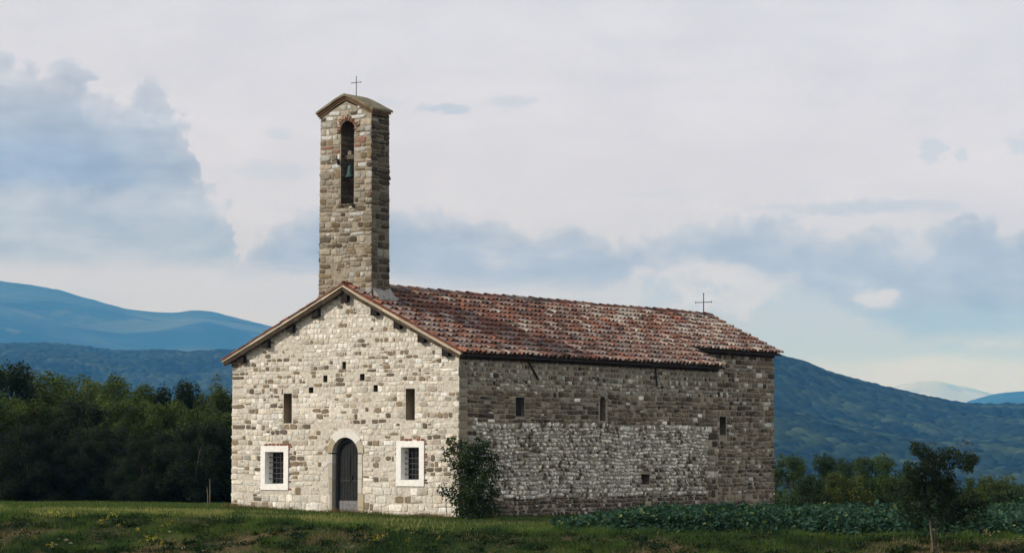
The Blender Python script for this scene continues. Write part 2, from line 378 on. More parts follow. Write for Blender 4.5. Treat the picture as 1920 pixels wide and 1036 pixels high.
def hill(name, label, profile, dfoot, dridge, zfoot, mt, na, nd, cell=0, ch=0, rough=.05, seed=1, bscale=200., back=1.35):
    px = np.linspace(profile[0][0], profile[-1][0], na)
    xs, ys = zip(*profile)
    ridge = zat(np.interp(px, xs, ys), dridge)
    k = 9*na//600 | 1
    ridge0 = ridge
    ridge = np.convolve(np.pad(ridge, k, mode='edge'), np.ones(2*k+1)/(2*k+1), 'valid')
    rn = dridge*.0011*(fbm(px*.045, px*0+seed, 4, seed)-.5)
    t = np.concatenate([np.linspace(0, 1, nd), np.linspace(1, 1.0+back-1, max(nd//6, 6))[1:]])
    d = dfoot+(dridge-dfoot)*t
    DD, PX = np.meshgrid(d, px, indexing='ij'); T = np.meshgrid(t, px, indexing='ij')[0]
    L = (PX-960)/F*DD
    x = CAM[0]+FH[0]*DD+RH[0]*L; y = CAM[1]+FH[1]*DD+RH[1]*L
    s = np.where(T <= 1, np.sin(np.clip(T, 0, 1)*math.pi/2)**.9, 1-(T-1)*1.6)
    z = zfoot+(ridge[None, :]-zfoot)*s
    z = z+rn[None, :]*np.clip(T, 0, 1)**9
    env = np.clip(np.sin(np.clip(T, 0, 1)*math.pi), 0, 1)
    r_ = (fbm(x/bscale, y/bscale, 5, seed)-.5)
    gully = -np.abs(fbm(x/bscale*1.3+9, y/bscale*.6, 4, seed+5)-.5)*1.5
    z = z+(r_*2+gully)*env*rough*(dridge-dfoot)
    colr = np.ones(x.shape+(3,))
    if cell:
        h, tone = canopy(x, y, cell, seed+50); z = z+h*ch
        colr *= (.5+1.0*tone)[..., None]
    o = grid_mesh(name, np.stack([x, y, z], -1), mt, colr)
    return tag(o, label, None, None, 'structure')
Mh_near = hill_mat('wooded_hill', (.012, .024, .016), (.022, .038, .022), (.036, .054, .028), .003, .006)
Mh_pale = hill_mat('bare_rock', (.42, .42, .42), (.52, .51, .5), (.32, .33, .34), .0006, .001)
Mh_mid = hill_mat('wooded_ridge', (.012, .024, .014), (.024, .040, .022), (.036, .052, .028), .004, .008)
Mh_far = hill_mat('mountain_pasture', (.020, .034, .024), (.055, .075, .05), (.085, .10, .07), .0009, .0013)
hill('wooded_hill', 'forested hillside falling to the right behind the chapel', [(900, 730), (1000, 690), (1100, 655), (1200, 640), (1300, 640), (1380, 652), (1455, 676), (1500, 685), (1560, 708), (1640, 728), (1700, 741), (1760, 755), (1800, 764), (1850, 769), (1920, 771), (2000, 775), (2150, 800), (2400, 830)],
     1800, 4600, -78, Mh_near, 1150, 620, 13, 8, .012, 1, 500)
hill('wooded_ridge', 'low dark wooded ridge behind the left wood', [(-500, 700), (-250, 675), (0, 657), (100, 657), (150, 662), (200, 671), (260, 672), (310, 668), (350, 674), (430, 670), (520, 676), (650, 690), (800, 715), (950, 760)],
     3600, 6500, -78, Mh_mid, 900, 330, 15, 11, .012, 4, 600)
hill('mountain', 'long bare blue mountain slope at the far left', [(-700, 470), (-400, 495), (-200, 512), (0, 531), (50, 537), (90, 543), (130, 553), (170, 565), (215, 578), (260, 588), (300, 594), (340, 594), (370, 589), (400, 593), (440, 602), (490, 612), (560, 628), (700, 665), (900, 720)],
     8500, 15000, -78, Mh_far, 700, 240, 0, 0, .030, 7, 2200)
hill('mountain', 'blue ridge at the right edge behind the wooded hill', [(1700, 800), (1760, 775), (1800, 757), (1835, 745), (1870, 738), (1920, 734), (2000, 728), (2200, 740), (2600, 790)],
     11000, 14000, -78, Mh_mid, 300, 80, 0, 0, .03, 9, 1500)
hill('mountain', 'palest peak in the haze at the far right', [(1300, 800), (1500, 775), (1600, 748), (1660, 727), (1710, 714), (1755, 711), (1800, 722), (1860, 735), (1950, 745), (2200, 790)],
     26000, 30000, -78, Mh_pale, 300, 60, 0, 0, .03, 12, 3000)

# ------------------------------------------------------------------ chapel masonry
Wd, H1, XA, HR = 9.7537, 5.30, -4.6903, 7.6848
HL = 5.2302; OV, OF = .307, .235; NL = 16.5686; CX1, CY1 = -1.5801, 23.7371
SR = (HR-H1)/(OV-XA); SL = (HR-HL)/(XA+Wd+OV)
CXL = 2*XA-CX1
def zroof(x): return HR-(x-XA)*SR if x > XA else HR-(XA-x)*SL

def gap_list(a, b, holes, v0, v1):
    iv = [(a, b)]
    for h in holes:
        hu0, hu1, hv0, hv1 = h[:4]
        if hv1 <= v0+.02 or hv0 >= v1-.02: continue
        if len(h) > 4:           # round-headed or round: (.., radius centre)
            cu, cv, r = h[4:7]
            vm = (v0+v1)/2
            if vm > cv:
                if vm-cv >= r: continue
                w = math.sqrt(r*r-(vm-cv)**2); hu0, hu1 = cu-w, cu+w
        nx = []
        for p, q in iv:
            if hu1 <= p or hu0 >= q: nx.append((p, q)); continue
            if hu0 > p: nx.append((p, hu0))
            if hu1 < q: nx.append((hu1, q))
        iv = nx
    return iv
def courses(v0, v1, hmin, hmax, ulo, uhi, wmin, wmax, holes=(), quoin=None):
    cells = []; v = v0; k = 0
    while v < v1-.03:
        h = random.uniform(hmin, hmax)
        if v+h > v1-hmin*.5: h = v1-v
        a, b = ulo(v+h*.5), uhi(v+h*.5)
        for p, q in gap_list(a, b, holes, v, v+h):
            u = p
            while u < q-.02:
                w = random.uniform(wmin, wmax)*random.choice((.8, 1, 1, 1.3))
                if quoin and abs(u-a) < .01 and quoin[0]: w = (.55 if k % 2 else .3)*random.uniform(.9, 1.15)
                if quoin and quoin[1] and q == b and q-(u+w) < .6 and q-u > .75: w = q-u-(.5 if k % 2 else .3)*random.uniform(.9, 1.1)
                if q-(u+w) < wmin*.6: w = q-u
                if w > .03: cells.append((u, u+w, v, v+h))
                u += w
        v += h; k += 1
    out = []
    for a, b_, c, d in cells:      # break up the regular coursing
        r = random.random(); w = b_-a; h = d-c
        if h > hmin*1.05 and w > wmin*1.3 and r < .16:
            m_ = c+h*random.uniform(.35, .65); out += [(a, b_, c, m_)]
            q = a+w*random.uniform(.35, .65); out += [(a, q, m_, d), (q, b_, m_, d)]
        elif r < .24 and w < .35: continue
        elif r < .36: j = h*.16; out.append((a+random.uniform(0, j), b_-random.uniform(0, j), c+random.uniform(0, j), d-random.uniform(0, j)))
        else: out.append((a, b_, c+random.uniform(-.05, .05)*h, d+random.uniform(-.05, .05)*h))
    return out
def stones(mb, cells, cols, origin, U, Vv, N, power=4., gap=.012, prot=.022, jit=.05, rot=None, warp=.02, lean=0.):
    c = np.array(cells); n = len(c)
    if n == 0: return
    K = 10; t = (np.arange(K)+.5)*2*math.pi/K
    ct, st = np.cos(t), np.sin(t)
    pw = power if np.ndim(power) else np.full(n, power)
    e = (2/pw)[:, None]
    sx = np.sign(ct)*np.abs(ct)**e; sy = np.sign(st)*np.abs(st)**e
    mx = np.abs(sx).max(1, keepdims=True); my = np.abs(sy).max(1, keepdims=True)
    sx = sx/mx; sy = sy/my
    j = 1+rng.normal(0, jit, (n, K)); sx = sx*j; sy = sy*j
    hw = np.maximum((c[:, 1]-c[:, 0])/2-gap, .012); hh = np.maximum((c[:, 3]-c[:, 2])/2-gap, .012)
    cu = (c[:, 0]+c[:, 1])/2; cv = (c[:, 2]+c[:, 3])/2
    du = sx*hw[:, None]; dv = sy*hh[:, None]
    if lean: du = du+dv*lean*np.where((np.floor(cv/.24).astype(int) % 2) == 0, 1, -1)[:, None]
    if rot is not None:
        cr, sr = np.cos(rot)[:, None], np.sin(rot)[:, None]; du, dv = du*cr-dv*sr, du*sr+dv*cr
    p = prot*rng.uniform(.35, 1.5, n); tu = rng.normal(0, .25, n); tv = rng.normal(0, .25, n)
    vs = np.zeros((n, 3*K+1, 3)); ring = [(1., -.02, 0), (.97, .7, 0), (.80, 1., 0)]
    for i, (sc, dp, _) in enumerate(ring):
        uu = cu[:, None]+du*sc; vv = cv[:, None]+dv*sc
        if warp: vv = vv+warp*2*(fbm(uu*.5, vv*.4, 2, 77)-.5)*2+warp*1.6*(fbm(uu*2.1, vv*1.5, 2, 78)-.5); uu = uu+warp*1.5*(fbm(uu*2.3, vv*2.1, 2, 79)-.5)
        dd = np.full((n, K), -.02) if i == 0 else p[:, None]*dp*(1+(tu[:, None]*sx+tv[:, None]*sy)*.6)+rng.normal(0, .002, (n, K))
        dd = np.where(dd > .001, dd, .001) if i else dd
        vs[:, i*K:(i+1)*K] = origin+uu[..., None]*U+vv[..., None]*Vv+dd[..., None]*N
    cvw = cv+(warp*2*(fbm(cu*.5, cv*.4, 2, 77)-.5)*2 if warp else 0)
    vs[:, 3*K] = origin+cu[:, None]*U+cvw[:, None]*Vv+(p*1.08)[:, None]*N
    quads = [(i*K+k, i*K+(k+1) % K, (i+1)*K+(k+1) % K, (i+1)*K+k) for i in (0, 1) for k in range(K)]
    tr = [(2*K+k, 2*K+(k+1) % K, 3*K) for k in range(K)]
    if np.dot(np.cross(U, Vv), N) < 0: quads = [q[::-1] for q in quads]; tr = [q[::-1] for q in tr]
    mb.addmany(vs, quads+tr, np.asarray(cols))
def pal(cells, light, brown, dark, white, pb, pd, pw, run=.35, zone=None, var=(.70, 1.26)):
    out = []; last = 'l'
    for c in cells:
        b_, d_, w_ = (pb, pd, pw) if zone is None else zone(c, pb, pd, pw)
        r = random.random()
        if last in 'bd' and random.random() < run: kind = last
        else: kind = 'b' if r < b_ else 'd' if r < b_+d_ else 'w' if r < b_+d_+w_ else 'l'
        last = kind
        base = {'l': light, 'b': brown, 'd': dark, 'w': white}[kind]
        if kind in 'bd' and random.random() < .35: base = tuple((p+q)/2 for p, q in zip(base, light))
        v = random.uniform(*var); wm = random.uniform(-.04, .04)
        out.append((base[0]*v*(1+wm), base[1]*v, base[2]*v*(1-wm)))
    return np.array(out)
def holed_wall(mb, outer, holes, tf, depth, col, reveal_col=None, back_col=None):
    """flat wall sheet with real openings; tf(u,v,d) -> point. holes: list of (loop, depth, closed)"""
    loops = [outer]+[h[0] for h in holes]
    polys = [[Vector((u, v, 0)) for u, v in lp] for lp in loops]
    tr = tessellate_polygon(polys); flat = [p for lp in loops for p in lp]
    mb.add([tf(u, v, 0) for u, v in flat], [tuple(t) for t in tr], col)
    for lp, dp, closed in holes:
        dark_ = closed and len(lp) == 4  # closed holes get darker reveals, shade in colour; slits keep brown stone
        n = len(lp); rc = reveal_col or col
        mb.add([tf(u, v, 0) for u, v in lp]+[tf(u, v, -dp) for u, v in lp], [(i, (i+1) % n, n+(i+1) % n, n+i) for i in range(n)], (.30, .25, .185) if dark_ and dp == .45 else (.15, .125, .095) if dark_ else rc)
        if closed: mb.add([tf(u, v, -dp) for u, v in lp], [tuple(range(n))], back_col or (.05, .045, .04))
def rect(u0, u1, v0, v1): return [(u0, v0), (u1, v0), (u1, v1), (u0, v1)]
def arch(u0, u1, v0, v1, n=14):
    r = (u1-u0)/2; c = (u0+u1)/2; s = v1-r
    return [(u0, v0), (u1, v0)]+[(c+r*math.cos(a), s+r*math.sin(a)) for a in np.linspace(0, math.pi, n)]

chapel = empty('chapel', (0, 0, 0), 'small stone country chapel with red tiled roof and slender bell tower', 'chapel')
LIGHT = (.65, .615, .55); BROWN = (.26, .205, .145); DARK = (.155, .13, .10); WHITE = (.80, .775, .73); MORTAR = (.60, .56, .50)
X3, Y3, Z3 = np.eye(3)
# facade, u = world x, v = z, faces -y
mb = MB()
tfF = lambda u, v, d: (u, -d, v)
DOOR = (-5.27, -4.16, -.3, 2.48); DC = ((DOOR[0]+DOOR[1])/2, DOOR[3]-(DOOR[1]-DOOR[0])/2)
WINS = [(-8.42, -7.19, .69, 2.19), (-2.55, -1.40, .87, 2.35)]
SLITS = [(-7.44, -7.07, 2.96, 3.98), (-2.19, -1.81, 3.04, 4.08)]
PUT = [(-4.88, -4.72, 4.76, 5.02), (-5.70, -5.52, 4.34, 4.57), (-4.12, -3.92, 4.37, 4.60), (-6.33, -6.13, 3.98, 4.18), (-3.54, -3.36, 3.99, 4.22)]
top_in = .17
outer = [(-Wd, -.6), (0, -.6), (0, zroof(0)-top_in), (XA, HR-top_in), (-Wd, zroof(-Wd)-top_in)]
holes = [(arch(*DOOR), .34, False)]
for w in WINS: holes.append((rect(w[0]+.2, w[1]-.2, w[2]+.2, w[3]-.2), .42, False))
for w in SLITS: holes.append((rect(*w), .45, True))
for w in PUT: holes.append((rect(*w), .3, True))
holed_wall(mb, outer, holes, tfF, 0, MORTAR, None, (.03, .026, .022))
hl = [(DOOR[0]-.20, DOOR[1]+.19, -.6, 2.78, DC[0], DC[1], .80)]
hl += [(w[0]-.02, w[1]+.02, w[2]-.02, w[3]+.02) for w in WINS]+[(a-.02, b_+.02, c_-.02, d_+.02) for a, b_, c_, d_ in SLITS+PUT]
ulo = lambda v: max(-Wd-.02, XA-(HR-top_in-.03-v)/SL) if v > 4.9 else -Wd-.02
uhi = lambda v: min(.02, XA+(HR-top_in-.03-v)/SR) if v > 4.9 else .02
def zoneF(c, pb, pd, pw):
    v = c[2]; e = min(c[0]+Wd, -c[1])
    if v > 5.3: return pb*.35, pd*.5, .45
    if v < .9: return pb*.4, pd*.3, pw*.8
    if e < .4: return pb*2.0, pd*.7, pw
    if 3.6 < v < 5.1: return pb*1.35, pd*1.5, pw
    return pb, pd, pw
c1 = courses(-.35, 1.2, .17, .28, ulo, uhi, .2, .46, hl, (1, 1))
c2 = courses(1.2, 4.3, .13, .23, ulo, uhi, .13, .36, hl, (1, 1))
c3 = courses(4.3, 5.45, .12, .19, ulo, uhi, .12, .30, hl, (1, 1))
c4 = courses(5.45, HR-top_in-.1, .13, .22, ulo, uhi, .13, .25, hl)
allc = c1+c2+c3+c4
allc = [c for c in allc if not (fbm((c[0]+c[1])*.55, c[2]*1.1, 3, 140) > .56 and random.random() < .35)]
c1 = [c for c in allc if c[2] < 1.19]; c2 = [c for c in allc if 1.19 <= c[2] < 4.29]; c3 = [c for c in allc if 4.29 <= c[2] < 5.44]; c4 = [c for c in allc if c[2] >= 5.44]; allc = c1+c2+c3+c4
cc = pal(allc, LIGHT, BROWN, DARK, WHITE, .14, .06, .16, .35, zoneF, (.84, 1.12))
pw = np.concatenate([np.full(len(c1), 5.5), np.full(len(c2), 4.2), np.full(len(c3), 3.8), np.full(len(c4), 2.7)])
stones(mb, allc, cc, np.zeros(3), X3, Z3, -Y3, pw, .009, .009, .09, None, .03)
# loose brick fringe round the two plastered windows
br = []
for w in WINS:
    for v in np.arange(w[2], w[3], .085):
        if random.random() < .72: br.append((w[1]+.01, w[1]+random.uniform(.04, .15), v, v+.07))
        if random.random() < .18: br.append((w[0]-random.uniform(.03, .07), w[0]-.005, v, v+.07))
    for u in np.arange(w[0]+.15, w[1]-.02, .17):
        if random.random() < .85: br.append((u, u+.15, w[3]+.01, w[3]+.085))
stones(mb, br, np.array([(.24, .085, .06)])*rng.uniform(.6, 1.3, (len(br), 1)), np.zeros(3), X3, Z3, -Y3, 6., .004, .02, .06, None, 0)
mb.build('facade', M_stone, chapel, True)
# door surround: radial white voussoirs and jamb blocks
mb = MB(); r0 = (DOOR[1]-DOOR[0])/2; 
for a0, a1, r1, cl in ((2, 36, .78, (.50, .46, .38)), (36, 90, .83, (.76, .745, .71)), (90, 138, .83, (.75, .73, .70)), (138, 178, .77, (.42, .36, .26))):
    n = 6; pr = []
    aa = np.radians(np.linspace(a0+.6, a1-.6, n))
    for a in aa: pr.append((DC[0]+r0*math.cos(a), -.035, DC[1]+r0*math.sin(a)))
    for a in aa[::-1]: pr.append((DC[0]+r1*math.cos(a), -.035, DC[1]+r1*math.sin(a)))
    mb.prism(pr[::-1], (0, 0, 0), (0, .36, 0), cl)
v = -.35
for i, (h, wl, wr, cl, cr_) in enumerate(((.50, .22, .30, (.50, .46, .38), (.46, .39, .28)), (.45, .14, .30, (.47, .43, .36), (.46, .40, .30)), (.5, .20, .20, (.46, .42, .35), (.56, .54, .49)), (.5, .24, .22, (.52, .49, .43), (.60, .58, .53)), (.42, .22, .20, (.66, .64, .60), (.58, .56, .51)), (.18, .42, .22, (.36, .29, .19), (.56, .54, .49)), (.0, .24, .26, (.66, .64, .60), (.60, .58, .53)))):
    if h == 0: h = DC[1]-v
    wl *= .72; wr *= .8; cl = tuple(np.array(cl)*.86)
    mb.box((DOOR[0]-wl, -.03, v+.008), (DOOR[0]+.004, .33, v+h-.008), cl)
    mb.box((DOOR[1]-.004, -.028, v+.008), (DOOR[1]+wr, .33, v+h-.008), cr_)
    v += h
mb.build('door_surround', M_white, chapel)
# door leaf: planks with an arched frame, grey kick board
mb = MB(); yd = .20
dl = arch(DOOR[0]+.07, DOOR[1]-.02, -.3, DOOR[3]-.06)
DK = (.020, .024, .024)
mb.prism([(u, yd, v) for u, v in dl][::-1], (0, 0, 0), (0, .05, 0), DK)
for i in range(7):
    u0 = DOOR[0]+.13+i*.125
    tv = DC[1]+math.sqrt(max(.0, .44**2-(u0+.06-DC[0]-.03)**2))
    mb.box((u0, yd-.012, .33), (u0+.113, yd+.01, tv), (.020+.006*random.random(), .025, .025))
mb.box((DOOR[0]+.6, yd-.03, .95), (DOOR[0]+.63, yd-.005, 1.95), (.01, .01, .01))
mb.box((DOOR[0]+.1, yd-.025, 1.0), (DOOR[1]-.05, yd-.006, 1.06), (.042, .046, .045))
door = mb.build('door', M_wood, chapel)
mb = MB(); inn = arch(DOOR[0]+.15, DOOR[1]-.05, -.3, DOOR[3]-.14)
n = len(dl); mb.add([(u, yd-.07, v) for u, v in dl]+[(u, yd-.07, v) for u, v in inn]+[(u, yd+.02, v) for u, v in inn], [(i, (i+1) % n, n+(i+1) % n, n+i) for i in range(1, n)]+[(n+i, n+(i+1) % n, 2*n+(i+1) % n, 2*n+i) for i in range(1, n)], (.028, .032, .032))
mb.build('door_frame', M_wood, door)
mb = MB(); mb.box((DOOR[0]+.13, yd-.035, -.3), (DOOR[1]+.03, yd-.013, .36), (.20, .195, .205)); mb.build('kick_board', M_wood, door)
mb = MB(); mb.box((DOOR[0]+.66, yd-.05, 1.02), (DOOR[0]+.70, yd-.013, 1.2), (.03, .03, .03)); mb.tube([(DOOR[0]+.68, yd-.03, 1.12), (DOOR[0]+.68, yd-.09, 1.12), (DOOR[0]+.76, yd-.09, 1.12)], .012, (.03, .03, .03)); mb.build('handle', M_metal, door)
# windows
for w in WINS:
    mb = MB(); a, b_, c_, d_ = w; i0, i1, j0, j1 = a+.2, b_-.2, c_+.2, d_-.2
    ring = lambda u0, u1, v0, v1, y: [(u0, y, v0), (u1, y, v0), (u1, y, v1), (u0, y, v1)]
    vs = ring(a, b_, c_, d_, .0)+ring(a, b_, c_, d_, -.04)+ring(i0, i1, j0, j1, -.04)+ring(i0+.02, i1-.02, j0+.02, j1-.02, .42)
    fs = []
    for k in range(3): fs += [(k*4+i, k*4+(i+1) % 4, k*4+4+(i+1) % 4, k*4+4+i) for i in range(4)]
    mb.add(vs, fs, (.90, .895, .89)); win = mb.build('window', M_white, chapel)
    mb = MB()
    for u in np.linspace(i0, i1, 6)[1:-1]: mb.tube([(u, .20, j0), (u, .20, j1)], .011, (.09, .095, .10), 6)
    for v in np.linspace(j0, j1, 7)[1:-1]:
        mb.tube([(i0, .205, v), (i1, .205, v)], .011, (.09, .095, .10), 6); mb.box((i0+.012, .185, v-.025), (i0+.03, .225, v+.025), (.05, .05, .05))
    mb.build('grille', M_metal, win)
    mb = MB(); mb.box((i0-.02, .40, j0-.02), (i1+.02, .415, j1+.02), (.1, .1, .1)); mb.build('pane', M_glass, win)
    mb = MB(); sw = .03
    for u in (i0+.02, (i0+i1)/2-sw/2, i1-.02-sw): mb.box((u, .37, j0+.02), (u+sw, .398, j1-.02), (.05, .045, .04))
    for v in (j0+.02, j1-.05): mb.box((i0+.05, .372, v), (i1-.05, .396, v+.03), (.05, .045, .04))
    mb.build('sash', M_wood, win)

# nave wall, faces +x, u = world y
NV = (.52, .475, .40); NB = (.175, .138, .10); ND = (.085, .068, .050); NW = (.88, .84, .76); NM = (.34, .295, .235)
mb = MB(); tfN = lambda u, v, d: (d, u, v)
zt = zroof(0)-.16
NICHE = [rect(3.22, 3.74, 3.19, 3.83), arch(8.42, 8.78, 3.1, 3.95), rect(11.12, 11.70, .84, 1.2), rect(1.9, 2.05, 4.2, 4.34), rect(12.3, 12.45, 3.55, 3.68)]
holed_wall(mb, [(0, -.6), (NL, -.6), (NL, zt), (0, zt)], [(NICHE[0], .14, True), (NICHE[1], .18, True), (NICHE[2], .5, True), (NICHE[3], .2, True), (NICHE[4], .2, True)], tfN, 0, NM, NB, (.035, .03, .026))
hl = [(3.2, 3.76, 3.17, 3.85), (8.30, 8.90, 3.05, 4.1), (11.08, 11.74, .80, 1.24), (1.88, 2.07, 4.18, 4.36), (12.28, 12.47, 3.53, 3.7)]
lo = lambda v: .55; hi = lambda v: NL-.75
band = lambda u: 0
ca = courses(-.4, .45, .10, .15, lambda v: .5, hi, .10, .22, hl)
cb = courses(.45, 2.98, .105, .15, lambda v: .95, hi, .085, .18, hl)
cL = courses(.45, 2.98, .12, .2, lambda v: .45, lambda v: .95, .15, .3, hl)
cR = courses(-.4, 2.98, .18, .3, lambda v: NL-.75, lambda v: NL, .25, .5, hl)
cq = courses(-.4, zt-.5, .2, .34, lambda v: -.02, lambda v: .45, .4, .6, hl)
cd_ = courses(2.98, 4.05, .12, .19, lambda v: .45, lambda v: NL, .16, .42, hl)
ce = courses(4.05, 4.62, .12, .17, lambda v: .45, lambda v: NL, .11, .26, hl)
cf = courses(4.62, zt-.02, .12, .18, lambda v: .0, lambda v: NL, .11, .24, hl)
def nv_noise(c): return float(fbm((c[0]+c[1])*.45, c[2]*.9, 3, 31))
colb = []
for c in cb:
    p = nv_noise(c); r = random.random()
    base = NW if r < .58+.9*(p-.5) else NV if r < .84+.9*(p-.5) else NB
    v = random.uniform(.5, 1.15); colb.append([x*v for x in base])
cola = pal(ca, NB, ND, ND, NV, .4, .2, .10)
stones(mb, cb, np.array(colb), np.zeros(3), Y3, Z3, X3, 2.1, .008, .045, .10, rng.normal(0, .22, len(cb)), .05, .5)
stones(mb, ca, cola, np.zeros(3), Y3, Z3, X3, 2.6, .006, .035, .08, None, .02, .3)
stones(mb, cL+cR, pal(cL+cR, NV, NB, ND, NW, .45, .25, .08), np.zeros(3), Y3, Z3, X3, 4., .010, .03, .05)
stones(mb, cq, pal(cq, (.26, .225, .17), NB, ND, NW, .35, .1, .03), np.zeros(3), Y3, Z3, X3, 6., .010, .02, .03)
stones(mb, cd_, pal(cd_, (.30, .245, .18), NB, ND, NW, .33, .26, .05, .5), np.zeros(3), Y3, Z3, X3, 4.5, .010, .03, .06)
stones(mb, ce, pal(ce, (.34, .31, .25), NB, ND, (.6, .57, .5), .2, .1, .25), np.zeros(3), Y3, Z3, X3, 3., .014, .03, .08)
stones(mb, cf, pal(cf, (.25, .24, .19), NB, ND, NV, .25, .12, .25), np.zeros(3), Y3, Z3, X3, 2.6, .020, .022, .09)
# blocked arch head, lintel and hole frame
rad = []; rr = []
for a in np.linspace(.3, math.pi-.3, 5): rad.append((8.60+.29*math.cos(a)-.06, 8.60+.29*math.cos(a)+.06, 3.77+.29*math.sin(a)-.10, 3.77+.29*math.sin(a)+.10)); rr.append(a-math.pi/2)
stones(mb, rad, np.array([(.27, .25, .20)]*5), np.zeros(3), Y3, Z3, X3, 5., .004, .035, .03, np.array(rr), 0)
mb.build('nave_wall', M_stone, chapel, True)
# iron tie and wooden wedge on the nave wall
mb = MB(); mb.tube([(.06, 3.95, 4.99), (.05, 4.5, 4.46)], .035, (.035, .033, .035), 6); mb.build('wall_tie', M_metal, chapel); mb = MB(); mb.tube([(.05, 12.05, 5.06), (.06, 12.14, 4.40)], .03, (.035, .033, .035), 6)
mb.build('wall_tie', M_metal, chapel)

# choir wall (faces +x, set back), end wall, left walls
mb = MB(); tfC = lambda u, v, d: (CX1+d, u, v); zc = zroof(CX1)-.16
SLC = rect(19.42, 19.90, 2.66, 3.38)
holed_wall(mb, [(NL-.3, -.6), (CY1, -.6), (CY1, zc), (NL-.3, zc)], [(SLC, .6, True)], tfC, 0, NM, NB, (.02, .018, .016))
hl = [(19.36, 19.96, 2.62, 3.42)]
cc1 = courses(-.4, zc, .13, .24, lambda v: NL+.05, lambda v: CY1+.02, .14, .42, hl, (0, 1))
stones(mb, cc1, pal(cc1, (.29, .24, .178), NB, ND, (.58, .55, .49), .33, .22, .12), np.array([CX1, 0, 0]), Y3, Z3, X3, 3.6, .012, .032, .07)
mb.build('choir_wall', M_stone, chapel, True)
mb = MB()                      # gable ends and the far flank
def gable(mb, y, x0, x1, nrm, c_):
    zl, zr = zroof(x0)-top_in, zroof(x1)-top_in
    tf = lambda u, v, d: (u, y+d*nrm, v)
    holed_wall(mb, [(x0, -.6), (x1, -.6), (x1, zr), (XA, HR-top_in), (x0, zl)], [], tf, 0, c_)
    lo = lambda v: max(x0, XA-(HR-top_in-.05-v)/SL); hi = lambda v: min(x1, XA+(HR-top_in-.05-v)/SR)
    c = courses(-.4, HR-.4, .17, .28, lo, hi, .2, .5)
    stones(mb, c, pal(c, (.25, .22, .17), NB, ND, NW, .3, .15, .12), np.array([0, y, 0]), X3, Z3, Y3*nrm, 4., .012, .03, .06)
gable(mb, CY1, CXL, CX1, 1, NM); mb.build('gable_wall', M_stone, chapel, True); mb = MB(); gable(mb, NL, -Wd, 0, 1, NM)
mb.build('gable_wall', M_stone, chapel, True)
mb = MB()
for x, a, b_ in ((-Wd, 0, NL), (CXL, NL, CY1)):
    mb = MB()
    z1 = zroof(x)-.16
    holed_wall(mb, [(a, -.6), (b_, -.6), (b_, z1), (a, z1)], [], lambda u, v, d: (x-d, u, v), 0, MORTAR)
    c = courses(-.4, z1, .15, .27, lambda v: a, lambda v: b_, .18, .5)
    stones(mb, c, pal(c, LIGHT, BROWN, DARK, WHITE, .2, .1, .1), np.array([x, 0, 0]), Y3, Z3, -X3, 4., .012, .03, .06)
    mb.build('flank_wall', M_stone, chapel, True)
# stepped brick cornices, brick darkened to deepen the shadow under the eaves
mb = MB()
def cornice(x, s, y0, y1):
    zt_ = zroof(x)-.15; mb = MB()
    for i, (o, h) in enumerate(((.05, .10), (.11, .09), (.17, .08))):
        z0 = zt_-.27+i*.09; y = y0
        while y < y1:
            w = min(random.uniform(.24, .30), y1-y)
            a, b_ = sorted((x-.05*s, x+s*(o+random.uniform(-.006, .006))))
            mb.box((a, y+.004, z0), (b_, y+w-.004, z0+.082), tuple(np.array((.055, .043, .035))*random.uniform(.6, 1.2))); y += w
    mb.build('cornice', M_stone, chapel)
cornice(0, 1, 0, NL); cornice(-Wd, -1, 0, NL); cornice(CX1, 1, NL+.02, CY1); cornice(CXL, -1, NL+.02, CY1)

# ------------------------------------------------------------------ roof
PIT, EXP = .272, .42
def tilecol(sx, sy, kind):
    n1 = float(fbm(sx*.35, sy*.35+4, 3, 8)); n2 = float(fbm(sx*.16+5, sy*.5, 3, 18)); r = random.random()
    red, pale, grey, dark, orange, lich = (.19, .092, .070), (.285, .195, .16), (.25, .195, .18), (.105, .075, .066), (.31, .14, .095), (.40, .35, .305)
    w = np.array([1.4, .8, 1.2+5.0*max(0, n2-.5), .25+5.*max(0, n1-.55), .30, .08])
    if kind == 'choir': w = np.array([.8, .7, .7, .2, .7, 1.9 if n1 < .52 else .7])
    if kind == 'eave': w = np.array([.9, 1.4, .8, .2, .7, .5])
    if kind == 'top': w = np.array([1.6, .4, .3, .9, .3, .1])
    w = w/w.sum(); k = np.searchsorted(np.cumsum(w), r); c = np.array((red, pale, grey, dark, orange, lich)[min(k, 5)])
    return c*random.uniform(.78, 1.15)
